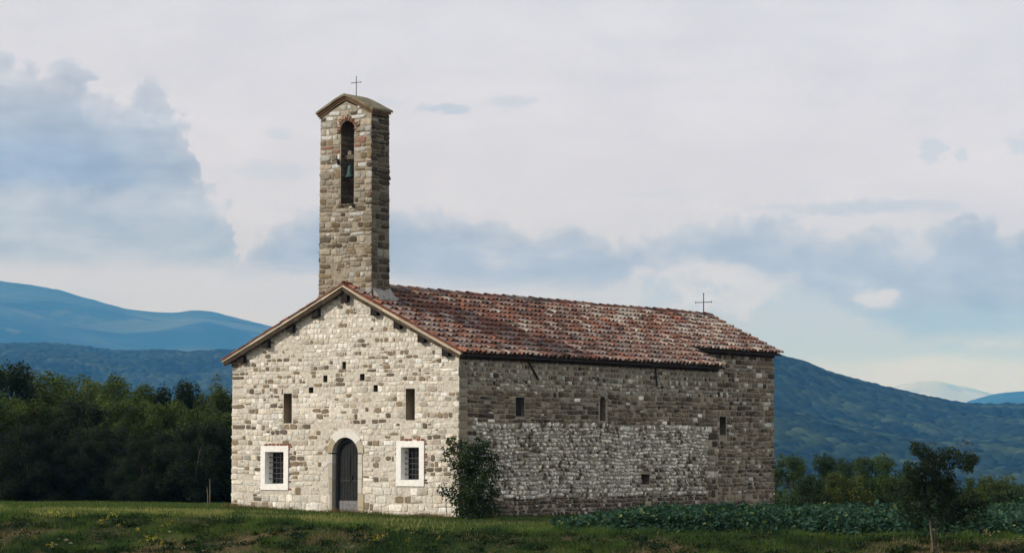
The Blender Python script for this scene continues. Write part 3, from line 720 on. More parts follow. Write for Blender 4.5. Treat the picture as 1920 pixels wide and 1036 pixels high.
def tile_batch(mb, P, down, across, nrm, cols, r_lo=.098, r_hi=.082, length=.50, lift=.062, thick=.020, K=7, convex=True, yaw=None, hs=1.):
    n = len(P); P = np.array(P); th = np.linspace(0, math.pi, K)
    down = np.asarray(down); across = np.asarray(across); nrm = np.asarray(nrm)
    rs = rng.uniform(.93, 1.07, n)
    V_ = np.zeros((n, 4*K, 3))
    jy = rng.normal(0, .012, n); js = rng.normal(0, .018, n); jl = rng.normal(0, .006, n)
    for q, (dist, rad, inner) in enumerate(((0, r_lo, 0), (length, r_hi, 0), (0, r_lo, 1), (length*.3, r_lo*.96, 1))):
        rr = (rad-thick*inner)*rs
        s = -dist+js
        h = (lift*(1-dist/length))+jl if not inner else (lift*(1-dist/length))+jl
        a = np.cos(th)[None, :]*rr[:, None]; u = np.sin(th)[None, :]*rr[:, None]*hs
        if not convex: u = -u
        skew = (dist/length)*rng.normal(0, .0, n)
        V_[:, q*K:(q+1)*K] = P[:, None]+down*s[:, None, None]+across*(a+jy[:, None]+skew[:, None])[..., None]+nrm*(u+h[:, None])[..., None]
    fs = []
    for k in range(K-1):
        fs += [(k, k+1, K+k+1, K+k), (2*K+k, 3*K+k, 3*K+k+1, 2*K+k+1), (k, 2*K+k, 2*K+k+1, k+1)]
    mb.addmany(V_, fs, np.array(cols))
def slope_tiles(mb, side, y0, y1, xe, kind, seed):
    m = SR if side > 0 else SL
    down = np.array([side, 0, -m]); down = down/np.linalg.norm(down); nrm = np.array([side*m, 0, 1]); nrm /= np.linalg.norm(nrm); acr = np.array([0, 1., 0])
    Ls = abs(xe-XA)*math.hypot(1, m); nr = int(round(Ls/EXP)); ex = Ls/nr
    nc = int(round((y1-y0)/PIT)); pit = (y1-y0)/nc
    ridge = np.array([XA, 0, HR-.11])
    P, Cc, P2, C2 = [], [], [], []
    for j in range(nc):
        wob = .02*math.sin(j*.9+seed)+random.gauss(0, .008)
        for i in range(nr):
            s = (i+1)*ex; y = y0+(j+.5)*pit
            sag = .03*(float(fbm(y*.25, s*.4, 2, 60))-.5)
            kd = 'choir' if (kind == 'choir' or y > 13.5+random.gauss(0, 1.) and s < 4.2) else 'eave' if i >= nr-1 else 'top' if i < 4 and random.random() < .6 else 'nave'
            P.append(ridge+down*s+acr*(y+wob)+nrm*(sag+random.gauss(0, .003))); Cc.append(tilecol(y, s, kd))
            P2.append(ridge+down*(s-.03)+acr*(y0+j*pit+wob)+nrm*(sag+.055)); C2.append(tilecol(y, s, kd)*.8)
    tile_batch(mb, P, down, acr, nrm, Cc)
    tile_batch(mb, P2, down, acr, nrm, C2, .075, .085, .5, .02, .012, 5, False, None, .75)
    a = ridge+nrm*-.045; e = a+down*(Ls-.03)
    q = [a+acr*y0, a+acr*y1, e+acr*y1, e+acr*y0]; q2 = [p-nrm*.05 for p in q]
    mb.add(q+q2, [(0, 1, 2, 3), (7, 6, 5, 4), (0, 4, 5, 1), (1, 5, 6, 2), (2, 6, 7, 3), (3, 7, 4, 0)], (.06, .05, .045))
for kind, y0, y1, xr, xl in (('nave', -OF+.03, NL+.16, OV, -Wd-OV), ('choir', NL+.16, CY1+.25, CX1+OV, CXL-OV)):
    mb = MB(); slope_tiles(mb, 1, y0, y1, xr, kind, 1); slope_tiles(mb, -1, y0, y1, xl, kind, 2)
    roof = mb.build('roof', M_tile, chapel, False)
    mb = MB(); n = max(2, int(round((y1-max(y0, 1.05))/.58))); ys = np.linspace(max(y0, 1.05), y1, n+1)[:-1]
    Pr = [(XA+random.gauss(0, .008), y, HR-.10+.012*math.sin(y*.7)) for y in ys]
    st = (y1-max(y0, 1.05))/n
    tile_batch(mb, Pr, (0, -1, 0), (1, 0, 0), (0, 0, 1), [tilecol(y, 0, 'top')*1.1 for y in ys], .135, .115, st+.07, .035, .018, 9)
    if kind == 'nave': tile_batch(mb, [(XA, -OF+.02, HR-.10)], (0, -1, 0), (1, 0, 0), (0, 0, 1), [(.2, .08, .06)], .115, .105, .45, .03, .018, 9)
    mb.build('ridge_tiles', M_tile, roof, False)
# verge of the facade: mortar-and-board strip, thin red tile course, dark soffit boards with a front strip coloured as verge shadow
mb = MB(); mt_ = MB(); sf = MB()
for side, xe in ((1, OV), (-1, -Wd-OV)):
    m_ = SR if side > 0 else SL; down = np.array([side, 0, -m_]); down /= np.linalg.norm(down); nr_ = np.array([side*m_, 0, 1]); nr_ /= np.linalg.norm(nr_)
    L_ = abs(xe-XA)*math.hypot(1, m_); a = np.array([XA, 0, HR])
    def strip(mbx, s0, s1, h0, h1, ya, yb, col):
        pts = []
        for y in (ya, yb):
            for s, h in ((s0, h0), (s1, h0), (s1, h1), (s0, h1)): 
                p = a+down*s+nr_*h; p[1] = y
                if side*(p[0]-XA) < 0: p[2] -= abs(p[0]-XA)*0; p[0] = XA
                pts.append(p)
        mbx.add(pts, [(0, 1, 2, 3), (7, 6, 5, 4), (0, 4, 5, 1), (1, 5, 6, 2), (2, 6, 7, 3), (3, 7, 4, 0)], col)
    s = 0.; 
    while s < L_-.01:
        w = min(random.uniform(.5, 1.3), L_-s); j = random.uniform(-.008, .008); k = random.uniform(.8, 1.1)
        strip(mb, s, s+w, -.172+j, -.088, -OF-.045+j*.5, -OF+.06, tuple(np.array((.55, .48, .37))*k)); s += w
    s = 0.
    while s < L_-.01:
        w = min(random.uniform(.28, .40), L_-s); j = random.uniform(-.006, .006)
        strip(mt_, s, s+w-.006, -.084+j, -.048+j, -OF-.075+j, -OF+.10, tuple(np.array((.25, .10, .07))*random.uniform(.5, 1.3))); s += w
    s = 0.
    while s < L_-.01:
        w = min(.22, L_-s); strip(sf, s, s+w-.004, -.30, -.178, -OF-.005, -OF+.05, tuple(np.array((.075, .055, .042))*random.uniform(.6, 1.2))); strip(sf, s, s+w-.008, -.245, -.21, -OF-.02, .03, tuple(np.array((.12, .09, .065))*random.uniform(.6, 1.2))); s += w  # front strip stands in for the shadow under the verge
bb = mb.build('verge_board', M_white, chapel); mt_.build('verge_tiles', M_tile, bb); sf.build('soffit_and_shade', M_wood, bb)
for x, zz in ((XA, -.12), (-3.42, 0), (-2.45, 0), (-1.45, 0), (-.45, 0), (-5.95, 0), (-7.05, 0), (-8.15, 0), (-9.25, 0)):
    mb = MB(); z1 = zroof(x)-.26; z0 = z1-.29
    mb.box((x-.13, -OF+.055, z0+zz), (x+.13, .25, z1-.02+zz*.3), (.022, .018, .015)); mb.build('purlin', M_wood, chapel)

# ------------------------------------------------------------------ bell tower
TX0, TX1, TY0, TY1, TZ0, TZ1 = -6.04, -3.76, .15, 1.12, 6.2, 13.38
TA = 13.86; TC = (TX0+TX1)/2
def tx(u, v):                    # the shaft narrows slightly upwards
    k = (v-7.4)/6.; return u+(TC-u)/1.14*.045*k
mb = MB(); OB = (-5.12, -4.53, 10.36, 13.2); rO = (OB[1]-OB[0])/2; cO = (OB[0]+OB[1])/2
tw = [(TX0, TZ0), (TX1, TZ0), (TX1, TZ1), (TC, TA), (TX0, TZ1)]
TM = (.33, .29, .235)
aw = []                           # slightly horseshoe-headed opening
aw = [(OB[0], OB[2]), (OB[1], OB[2]), (OB[1]-.0, 12.70)]+[(cO+.325*math.cos(a), 12.88+.325*math.sin(a)) for a in np.linspace(-.25, math.pi+.25, 18)]+[(OB[0], 12.70)]
holed_wall(mb, tw, [(aw, TY1-TY0, False)], lambda u, v, d: (tx(u, v), TY0-d, v), 0, TM, (.09, .075, .06))  # reveal darkened for the shade inside the opening
holed_wall(mb, tw, [(aw, .01, False)], lambda u, v, d: (tx(u, v), TY1+d, v), 0, TM)
def sideY(v): return TY1-.18*(v-7.4)/6.
for sx, u0 in ((1, TX1), (-1, TX0)):
    mb.add([(tx(u0, TZ0), TY0, TZ0), (tx(u0, TZ0), TY1, TZ0), (tx(u0, TZ1), TY1, TZ1), (tx(u0, TZ1), TY0, TZ1)], [(0, 1, 2, 3)], (.20, .17, .13))
hl = [(OB[0]-.02, OB[1]+.02, OB[2]-.03, 13.25, cO, 12.88, .40)]
def tz_lim(v, s): return (TX0 if s < 0 else TX1) if v < TZ1 else TC+s*1.14*(TA-.08-v)/(TA-TZ1)
cT = courses(6.9, TA-.1, .11, .26, lambda v: tz_lim(v, -1)-.02*(v < TZ1), lambda v: tz_lim(v, 1)+.02*(v < TZ1), .16, .44, hl, (1, 1))
def zoneT(c, pb, pd, pw):
    if c[2] > 12.6: return .10, .03, .25
    if 12.0 < c[2] < 12.4 and c[0] < -5.1: return .2, .1, .1
    return pb, pd, pw
tcol = pal(cT, (.45, .385, .295), (.27, .20, .125), (.14, .11, .08), (.64, .61, .55), .28, .09, .12, .3, zoneT)
for i, c in enumerate(cT):
    if 9.2 < c[2] < 10.2 and abs(c[0]-cO) < .18 and random.random() < .6: tcol[i] = (.62, .60, .55)
    if 12.05 < c[2] < 12.5 and random.random() < .28: tcol[i] = np.array((.30, .165, .12))*random.uniform(.8, 1.2)
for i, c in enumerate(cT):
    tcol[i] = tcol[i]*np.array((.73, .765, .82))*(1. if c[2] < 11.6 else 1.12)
# jittered masonry follows the batter of the shaft
def stones_batter(mb, cells, cols, fixed, **k):
    n0 = len(mb.v); stones(mb, cells, cols, **k)
    for i in range(n0, len(mb.v)):
        v = mb.v[i]; v[:, 0] = v[:, 0]+(TC-v[:, 0])/1.14*.045*(v[:, 2]-7.4)/6.
stones_batter(mb, cT, tcol, 0, origin=np.array([0, TY0, 0]), U=X3, Vv=Z3, N=-Y3, power=4., gap=.012, prot=.018, jit=.09, warp=.03)
stones_batter(mb, cT, tcol, 0, origin=np.array([0, TY1, 0]), U=X3, Vv=Z3, N=Y3, power=4., gap=.012, prot=.018, jit=.09, warp=.03)
for sx, u0 in ((1, TX1), (-1, TX0)):  # side stones far darker than the front: shade put into their colour
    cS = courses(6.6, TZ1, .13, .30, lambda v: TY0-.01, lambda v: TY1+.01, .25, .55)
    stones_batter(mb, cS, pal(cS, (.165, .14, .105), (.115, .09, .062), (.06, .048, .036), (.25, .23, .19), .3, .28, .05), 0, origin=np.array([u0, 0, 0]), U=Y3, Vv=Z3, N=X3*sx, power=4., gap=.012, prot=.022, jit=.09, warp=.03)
# inner jambs, their stones darkened for the shade inside the opening
for s_, u0 in ((1, OB[0]), (-1, OB[1])):
    cJ = courses(OB[2], 12.72, .14, .26, lambda v: TY0+.02, lambda v: TY1-.02, .25, .5)
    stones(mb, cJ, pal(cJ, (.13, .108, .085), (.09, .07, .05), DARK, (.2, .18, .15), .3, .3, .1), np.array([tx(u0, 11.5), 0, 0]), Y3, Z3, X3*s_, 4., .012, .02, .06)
# red brick arch rays and sill course
rad, rr = [], []
for a in np.linspace(-.15, math.pi+.15, 17):
    q = random.uniform(.36, .40) if random.random() < .6 else .44
    rad.append((cO+q*math.cos(a)-.03, cO+q*math.cos(a)+.03, 12.88+q*math.sin(a)-.09, 12.88+q*math.sin(a)+.09)); rr.append(a-math.pi/2)
stones(mb, rad, np.array([(.30, .155, .11)])*rng.uniform(.6, 1.2, (17, 1)), np.array([0, TY0, 0]), X3, Z3, -Y3, 6., .003, .04, .05, np.array(rr), 0)
sill = [(OB[0]-.04+i*.17, OB[0]+.12+i*.17, 10.29, 10.355) for i in range(4)]
stones(mb, sill, np.array([(.16, .12, .09)]*4), np.array([0, TY0, 0]), X3, Z3, -Y3, 6., .003, .08, .03, None, 0)
tower = mb.build('bell_tower', M_stone, chapel, True)
# mossy stone cap: two shallow curved slopes with a moulded verge
mb = MB(); cap = MB(); N_ = 9
ox = 1.235; prof = []
for t in np.linspace(-1, 1, 2*N_+1):
    x = TC+t*ox; at_ = abs(t); z = TA+.20-(.50*at_**1.15)-.05*math.sin(at_*math.pi)*0+.03*math.cos(at_*3)
    prof.append((x, z))
def capstrip(mbx, y0, y1, zo0, zo1, sc, col):
    top = [(TC+(x-TC)*sc, z+zo1) for x, z in prof]; bot = [(TC+(x-TC)*sc, z+zo0) for x, z in prof]; n = len(prof)
    vs = [(x, y0, z) for x, z in top]+[(x, y1, z) for x, z in top]+[(x, y0, z) for x, z in bot]+[(x, y1, z) for x, z in bot]
    fs = [(i, i+1, n+i+1, n+i) for i in range(n-1)]+[(3*n+i, 3*n+i+1, 2*n+i+1, 2*n+i) for i in range(n-1)]+[(2*n+i, 2*n+i+1, i+1, i) for i in range(n-1)]+[(n+i, n+i+1, 3*n+i+1, 3*n+i) for i in range(n-1)]+[(0, n, 3*n, 2*n), (n-1, 3*n-1, 4*n-1, 2*n-1)]
    mbx.add(vs, fs, col)
capstrip(mb, TY0-.12, TY1+.04, -.05, .03, 1., (.24, .205, .145))
capstrip(mb, TY0-.07, TY1-.02, -.12, -.055, .97, (.20, .10, .07))
capstrip(mb, TY0-.035, TY1-.06, -.19, -.125, .93, (.16, .125, .09))
M_moss = attr_mat('mossy_stone', .95, var=.35, scale=16, bump=1., bscale=18, spec=.1, stain=(4., .5, .62, (.10, .095, .045), .7))
mb.build('tower_cap', M_moss, tower, False)
def cross(parent, x, y, z, h, arm, zc_, k):
    mb = MB(); cI = (.05, .052, .06)
    mb.tube([(x, y, z), (x, y, z+h)], [k*1.1, k*.8], cI, 6)
    mb.tube([(x-arm, y, z+zc_), (x+arm, y, z+zc_)], k*.85, cI, 6)
    for p in ((x-arm, z+zc_), (x+arm, z+zc_)): mb.tube([(p[0], y, p[1]-k*2.2), (p[0], y, p[1]+k*2.2)], k*.7, cI, 6)
    mb.tube([(x-k*2, y, z+h-k*2), (x+k*2, y, z+h-k*2)], k*.7, cI, 6)
    return mb.build('cross', M_metal, parent)
cr1 = cross(tower, TC+.12, .55, TA+.18, .72, .20, .50, .014)
# mortar fillet where the tower meets the tiles
mb = MB(); fl = []
for y in np.linspace(TY0+.05, TY1+.08, 8):
    j = random.uniform(-.03, .03); z = HR-(TX1-XA)*SR
    fl.append([(TX1-.02, y, z+.28), (TX1+.06+j, y, z+.16), (TX1+.34+j, y, z-.155+.0), (TX1-.02, y, z-.2)])
fl = np.array(fl); n = len(fl)
mb.add(fl.reshape(-1, 3), [(i*4+k, i*4+k+1, (i+1)*4+k+1, (i+1)*4+k) for i in range(n-1) for k in range(3)]+[(0, 1, 2, 3), tuple(range(4*n-1, 4*n-5, -1))], (.32, .305, .29))
z = HR-(TX1-XA)*SR
mb.add([(TX1+.02, TY1+.0, z+.2), (TX1+.3, TY1+.0, z-.1), (TX1+.3, TY1+.25, z-.1), (XA+.1, TY1+.25, HR-.02), (XA+.1, TY1, HR+.1)], [(0, 1, 2, 3, 4)], (.32, .305, .29))
mb.build('flashing', M_stone, tower)
# cross on the choir ridge
cy_ = 23.45
cross(chapel, XA, cy_, HR-.05, .88, .38, .50, .020)

# the bell, its yoke and lever: hangs in the tower
bx, by = -4.86, .36
bell = empty('church_bell', (bx, by, 12.), 'small green bronze bell hanging in the arched tower opening', 'bell')
mb = MB(); pf = [(0, -.30), (.05, -.30), (.085, -.33), (.10, -.40), (.115, -.52), (.14, -.62), (.185, -.70), (.20, -.72), (.18, -.72), (.12, -.6), (.0, -.45)]
K = 20; vs = [(r_*math.cos(2*math.pi*j/K), r_*math.sin(2*math.pi*j/K), z_) for r_, z_ in pf for j in range(K)]
mb.add(vs, [(i*K+j, i*K+(j+1) % K, (i+1)*K+(j+1) % K, (i+1)*K+j) for i in range(len(pf)-1) for j in range(K)], (.035, .070, .066))
mb.build('bell_body', M_bronze, bell, True)
mb = MB(); mb.box((-.26, -.06, -.10), (.22, .06, .04), (.12, .10, .085)); mb.box((-.06, -.07, .04), (.08, .07, .18), (.24, .21, .18)); mb.build('yoke', M_wood, bell)
mb = MB(); mb.tube([(0, 0, -.45), (0, 0, -.76)], [.008, .02], (.04, .04, .04)); mb.build('clapper', M_metal, bell)
mb = MB(); mb.tube([(-.05, 0, -.31), (-.05, 0, -.09)], .016, (.05, .05, .05)); mb.tube([(.05, 0, -.31), (.05, 0, -.09)], .016, (.05, .05, .05)); mb.build('hanger', M_metal, bell)
mb = MB(); mb.tube([(-.36, -.26, -.27), (.25, .1, -.26)], .022, (.035, .033, .03)); mb.tube([(-.34, -.26, -.27), (-.36, -.27, -.10)], [.03, .045], (.05, .045, .04)); mb.build('lever', M_metal, bell)

# ------------------------------------------------------------------ foliage
def leaves(cent, size, cols, aspect=1.7, droop=.3, seed=0, outward=None):
    n = len(cent); r = np.random.default_rng(seed)
    nn = r.normal(0, .55, (n, 3)); nn[:, 2] += .35      # leaf blades face out of their clump
    if outward is not None: nn = nn+outward*1.3
    nn /= np.linalg.norm(nn, axis=1, keepdims=True)+1e-9
    d = r.normal(0, 1, (n, 3)); d[:, 2] -= droop
    if outward is not None: d = d+outward*.5
    d -= nn*(d*nn).sum(1, keepdims=True); d /= np.linalg.norm(d, axis=1, keepdims=True)+1e-9
    w = np.cross(nn, d)
    s = (size*r.uniform(.6, 1.35, n))[:, None] if np.ndim(size) == 0 else (size*r.uniform(.6, 1.35, n))[:, None]
    a = cent; b_ = cent+d*s*.45+w*s*.5/aspect+nn*s*.06; c_ = cent+d*s; e = cent+d*s*.45-w*s*.5/aspect+nn*s*.06
    v = np.stack([a, b_, c_, e], 1).reshape(-1, 3)
    return v, np.repeat(cols, 4, axis=0)
def clump_points(clumps, per, r):
    P, O, I = [], [], []
    for i, (x, y, z, rx, ry, rz) in enumerate(clumps):
        n = max(6, int(per*(rx*ry*rz)**(2/3)))
        q = r.normal(0, 1, (n, 3)); q /= np.linalg.norm(q, axis=1, keepdims=True); rad_ = r.uniform(.35, 1.08, (n, 1))**.6
        q = q*rad_
        P.append(np.array([x, y, z])+q*[rx, ry, rz]); O.append(q); I.append(np.full(n, i))
    return np.vstack(P), np.vstack(O), np.concatenate(I)
def crown_mesh(name, clumps, per, size, c_lo, c_hi, seed, aspect=1.7, droop=.3, tipcol=None, clvar=.35, parent=None, link_it=False, mat_=None):
    r = np.random.default_rng(seed); P, O, I = clump_points(clumps, per, r)
    t = r.uniform(0, 1, len(P))*.6+r.uniform(0, 1, len(clumps))[I]*.4
    cols = np.array(c_lo)+(np.array(c_hi)-np.array(c_lo))*t[:, None]
    if tipcol is not None:
        k = r.random(len(P)) < .06; cols[k] = tipcol
    v, c = leaves(P, size, cols, aspect, droop, seed+1, O*.7)
    return tris_object(name, v, 4, c, mat_ or M_leaf, parent, link_it)
def make_tree(seed, h, w, dens, size, c_lo, c_hi, conical=.0, trunk_r=.09, base=.12, ncl=46):
    r = np.random.default_rng(seed); cl = []
    for i in range(ncl):
        t = r.uniform(base, 1); zz = h*t
        prof_ = math.sin(min(1, (t-base)/(1-base)*1.15+.12)*math.pi*.86)**.7*(1-conical*t)
        a = r.uniform(0, 2*math.pi); rr = w*prof_*r.uniform(.15, 1)**.6
        s = w*r.uniform(.16, .34)*(1.1-.45*t)
        cl.append((rr*math.cos(a), rr*math.sin(a), zz, s, s, s*r.uniform(.8, 1.5)))
    for i in range(5):            # upright sprays at the top
        a = r.uniform(0, 2*math.pi); rr = w*r.uniform(.0, .55); cl.append((rr*math.cos(a), rr*math.sin(a), h*r.uniform(.88, 1.0), w*.12, w*.12, w*r.uniform(.2, .32)))
    crown = crown_mesh('crown', cl, dens, size, c_lo, c_hi, seed)
    mb = MB(); pts = [(0, 0, -.6)]; x = y = 0
    for t in np.linspace(.1, .85, 7): x += r.normal(0, .06*w); y += r.normal(0, .06*w); pts.append((x, y, h*t))
    mb.tube(pts, np.linspace(trunk_r, trunk_r*.2, len(pts)), (.10, .085, .065), 7)
    for i in range(16):
        q = cl[i*2]; z0 = max(.08*h, q[2]-w*.5); k = min(int(z0/h*7)+1, len(pts)-1)
        b0 = np.array(pts[k]); mb.tube([b0, (b0+np.array(q[:3]))/2+[0, 0, .05*w], q[:3]], [trunk_r*.35, trunk_r*.22, trunk_r*.08], (.10, .085, .065), 5)
    trunk = mb.build('trunk', M_bark, None, True, False)
    return crown, trunk
LG = [((.012, .024, .009), (.095, .135, .032)), ((.014, .030, .011), (.125, .170, .036)), ((.009, .018, .010), (.030, .046, .020)), ((.024, .040, .012), (.13, .16, .040))]  # third pair very dark: understory shade put into the leaf colour
protos = []
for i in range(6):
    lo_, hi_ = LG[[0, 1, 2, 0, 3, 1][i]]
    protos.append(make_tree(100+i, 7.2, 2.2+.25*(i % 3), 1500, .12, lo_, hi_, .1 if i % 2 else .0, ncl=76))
def place_tree(proto, x, y, z, s, sz, rz, name, label, cat, group):
    t = empty(name, (x, y, z), label, cat, group, rz); t.scale = (s, s, sz)
    for o in proto:
        c = o.copy(); C.objects.link(c); c.parent = t
    return t
tops = [(-260, 700), (-100, 690), (0, 700), (45, 692), (80, 708), (130, 718), (185, 722), (235, 742), (290, 735), (335, 722), (375, 742), (410, 728), (440, 712), (500, 725), (560, 720), (620, 730)]
def top_at(px): return float(np.interp(px, *zip(*tops)))
k = 0
back = [-480, -420, -360, -300, -235, -170, -105, -45, 8, 62, 118, 172, 228, 284, 335, 385, 432, 490, 550, 610]
for px in back:
    dpt = 158+random.uniform(-6, 6); p = spot(px, dpt); z0 = float(gz(p[0], p[1])); h = zat(top_at(px)+random.uniform(-4, 10), dpt)-z0
    s = h/7.3
    place_tree(protos[k % 6], p[0], p[1], z0, s*random.uniform(.95, 1.15), s, random.uniform(0, 6.28), 'forest_tree', 'tall dark tree of the rear row in the wood, cresting against the blue hills', 'tree', 'rear trees of the left wood'); k += 1
mid = [-450, -385, -325, -270, -210, -150, -80, -20, 40, 95, 150, 205, 255, 310, 360, 415, 470, 530]
for px in mid:
    dpt = 138+random.uniform(-5, 5); p = spot(px, dpt); z0 = float(gz(p[0], p[1])); h = zat(top_at(px)+random.uniform(22, 60), dpt)-z0; s = h/7.3
    place_tree(protos[(k*5+2) % 6], p[0], p[1], z0, s*random.uniform(1.05, 1.3), s, random.uniform(0, 6.28), 'forest_tree', 'leafy tree in the middle of the left wood, crown below the rear treetops', 'tree', 'middle trees of the left wood'); k += 1
front = [-440, -380, -315, -250, -190, -130, -70, -10, 50, 105, 160, 215, 270, 325, 375, 425, 480]  # front row uses only the leaf pair darkened for understory shade
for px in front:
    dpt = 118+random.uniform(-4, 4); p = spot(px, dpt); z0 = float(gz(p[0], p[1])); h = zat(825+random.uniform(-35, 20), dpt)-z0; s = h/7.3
    place_tree(protos[2], p[0], p[1], z0, s*random.uniform(1.2, 1.5), s, random.uniform(0, 6.28), 'woodland_shrub', 'low shrubby tree with shade-dark leaf colour at the front edge of the left wood', 'shrub', 'front shrubs of the left wood'); k += 1
# bushes right of the chapel
def solo(seed, px, py_top, dpt, wpx, lo_, hi_, name, label, cat, group=None, size=.10, dens=2000, conical=.1, ncl=46):
    p = spot(px, dpt); z0 = float(gz(p[0], p[1])); h = zat(py_top, dpt)-z0; w = wpx/2/F*dpt*1.45
    pr = make_tree(seed, h, w*1.05, dens, size, lo_, hi_, conical, .05, .02, ncl+14)
    t = empty(name, (p[0], p[1], z0), label, cat, group)
    for o in pr: link(o, t)
    return t
DG, MG, YG = ((.014, .030, .014), (.055, .085, .032)), ((.016, .036, .014), (.085, .125, .036)), ((.024, .038, .012), (.15, .18, .045))
solo(201, 1482, 858, 128, 74, *MG, 'bush', 'dark green bush directly beside the far corner of the chapel', 'bush')
solo(202, 1545, 858, 134, 66, *DG, 'bush', 'dark rounded bush, second from the chapel in the right hedge line', 'bush')
solo(203, 1584, 862, 140, 60, *DG, 'bush', 'dark bush behind the yellow-green one right of the chapel', 'bush')
solo(204, 1575, 893, 118, 84, *YG, 'bush', 'low yellow-green leafy bush in front of dark bushes right of the chapel', 'bush')
solo(205, 1640, 862, 126, 92, *MG, 'bush', 'bushy green tree with small upright tips left of the lone sapling', 'bush')
solo(206, 1695, 885, 132, 70, *DG, 'bush', 'dark bush partly hidden behind the lone sapling on its left side', 'bush')
solo(207, 1760, 905, 130, 90, *DG, 'bush', 'dark low bush hidden behind the lone sapling', 'bush')
solo(208, 1822, 897, 136, 46, *MG, 'bush', 'small pointed green bush just right of the lone sapling', 'bush')
solo(209, 1860, 900, 124, 88, (.022, .038, .012), (.10, .13, .035), 'bush', 'rounded yellow-green bush right of the lone sapling', 'bush')
solo(210, 1915, 912, 130, 70, *MG, 'bush', 'low green bush at the right edge of the picture', 'bush')
solo(211, 1975, 905, 134, 70, *DG, 'bush', 'dark bush just beyond the right edge', 'bush')
solo(212, 1440, 880, 132, 60, *DG, 'bush', 'dark bush tucked behind the far corner of the chapel', 'bush')

solo(213, 1515, 893, 116, 60, *DG, 'bush', 'low dark shrub filling the gap between the first two right bushes', 'bush')
solo(214, 1615, 897, 120, 60, *DG, 'bush', 'low dark shrub right of the yellow-green leafy bush', 'bush')
solo(215, 1668, 890, 119, 60, *MG, 'bush', 'low green shrub close on the left of the lone young tree', 'bush')
solo(216, 1895, 925, 118, 90, *DG, 'bush', 'low dark shrub in front of the rightmost bushes', 'bush')
# sapling on the right bank
def px_clumps(lst, px0, depth, z0, base_xy, r, spread=.7, grow=1.22):
    out = []; s = depth/F
    for px, py, rp in lst:
        l = (px-px0)*s; z = zat(py, depth)-z0; dd = r.normal(0, spread*.5); rr = rp*s*grow
        out.append((RH[0]*l+FH[0]*dd, RH[1]*l+FH[1]*dd, z, rr, rr, rr*.85))
    return out
r = np.random.default_rng(5)
dpt = next(d for d in np.arange(62, 80, .02) if zat(1034, d) <= float(gz(*spot(1746, d))))
p = spot(1746, dpt); z0 = float(gz(p[0], p[1]))-.05
sap = empty('young_tree', (p[0], p[1], z0), 'lone dark young tree with forked thin trunk on the right bank', 'tree')
cl = [(1716, 838, 13), (1710, 832, 7), (1730, 845, 13), (1742, 852, 14), (1768, 850, 13), (1783, 848, 12), (1799, 852, 11), (1815, 856, 14), (1826, 860, 9), (1822, 870, 10), (1806, 866, 12), (1808, 876, 8),
      (1735, 868, 17), (1757, 868, 18), (1776, 866, 13), (1694, 870, 9), (1706, 876, 12), (1716, 886, 15), (1700, 900, 13), (1738, 892, 20), (1762, 892, 18), (1782, 890, 10), (1712, 915, 18), (1740, 915, 22), (1768, 915, 22), (1790, 912, 15),
      (1694, 928, 10), (1722, 940, 17), (1750, 940, 20), (1780, 938, 20), (1806, 928, 15), (1824, 935, 15), (1838, 946, 9), (1812, 948, 14), (1835, 958, 7), (1790, 958, 13), (1762, 960, 12), (1735, 958, 10), (1706, 950, 9), (1775, 968, 8)]
cl += [(1700, 958, 12), (1720, 968, 10), (1750, 972, 10), (1800, 972, 9), (1818, 964, 10), (1690, 940, 9), (1845, 940, 7)]
cls = px_clumps(cl, 1746, dpt, z0, p, r, .7, 1.24)
crown_mesh('crown', cls, 5200, .085, (.010, .019, .010), (.034, .052, .022), 300, 2.6, 1.1, None, .3, sap, True)
tips = px_clumps([(1743, 824, 6), (1748, 832, 6), (1736, 830, 5), (1762, 836, 5), (1790, 832, 6), (1796, 840, 6), (1804, 824, 5), (1812, 826, 6), (1816, 834, 6), (1786, 842, 5)], 1746, dpt, z0, p, r)
crown_mesh('new_shoots', tips, 900, .09, (.045, .040, .018), (.10, .07, .035), 301, 2.6, .2, None, .3, sap, True)
mb = MB(); TB = (.14, .115, .085)
def P_(px, py, dd=0.): l = (px-1746)*dpt/F; return np.array([RH[0]*l+FH[0]*dd, RH[1]*l+FH[1]*dd, zat(py, dpt)-z0])
mb.tube([P_(1746, 1042), P_(1747, 1025), P_(1744, 1000), P_(1742, 975), P_(1738, 940), P_(1735, 900), P_(1738, 860)], [.038, .036, .03, .027, .022, .016, .008], TB, 8)
mb.tube([P_(1748, 1018), P_(1752, 1000, .05), P_(1756, 975, .08), P_(1765, 940, .1), P_(1772, 900, .1), P_(1790, 865, .1)], [.026, .025, .022, .018, .013, .008], TB, 8)
for a_, q in (((1742, 960), (1708, 935)), ((1738, 930), (1704, 900)), ((1736, 900), (1716, 845)), ((1764, 945), (1815, 940)), ((1770, 905), (1800, 925)), ((1785, 872), (1820, 858)), ((1738, 880), (1768, 848)), ((1740, 870), (1743, 826)), ((1790, 866), (1806, 828)), ((1758, 965), (1790, 958))):
    A, B = P_(*a_), P_(*q); mb.tube([A, (A+B)/2+[0, 0, .04], B], [.012, .009, .004], TB, 6)
mb.build('trunk', M_bark, sap, True)

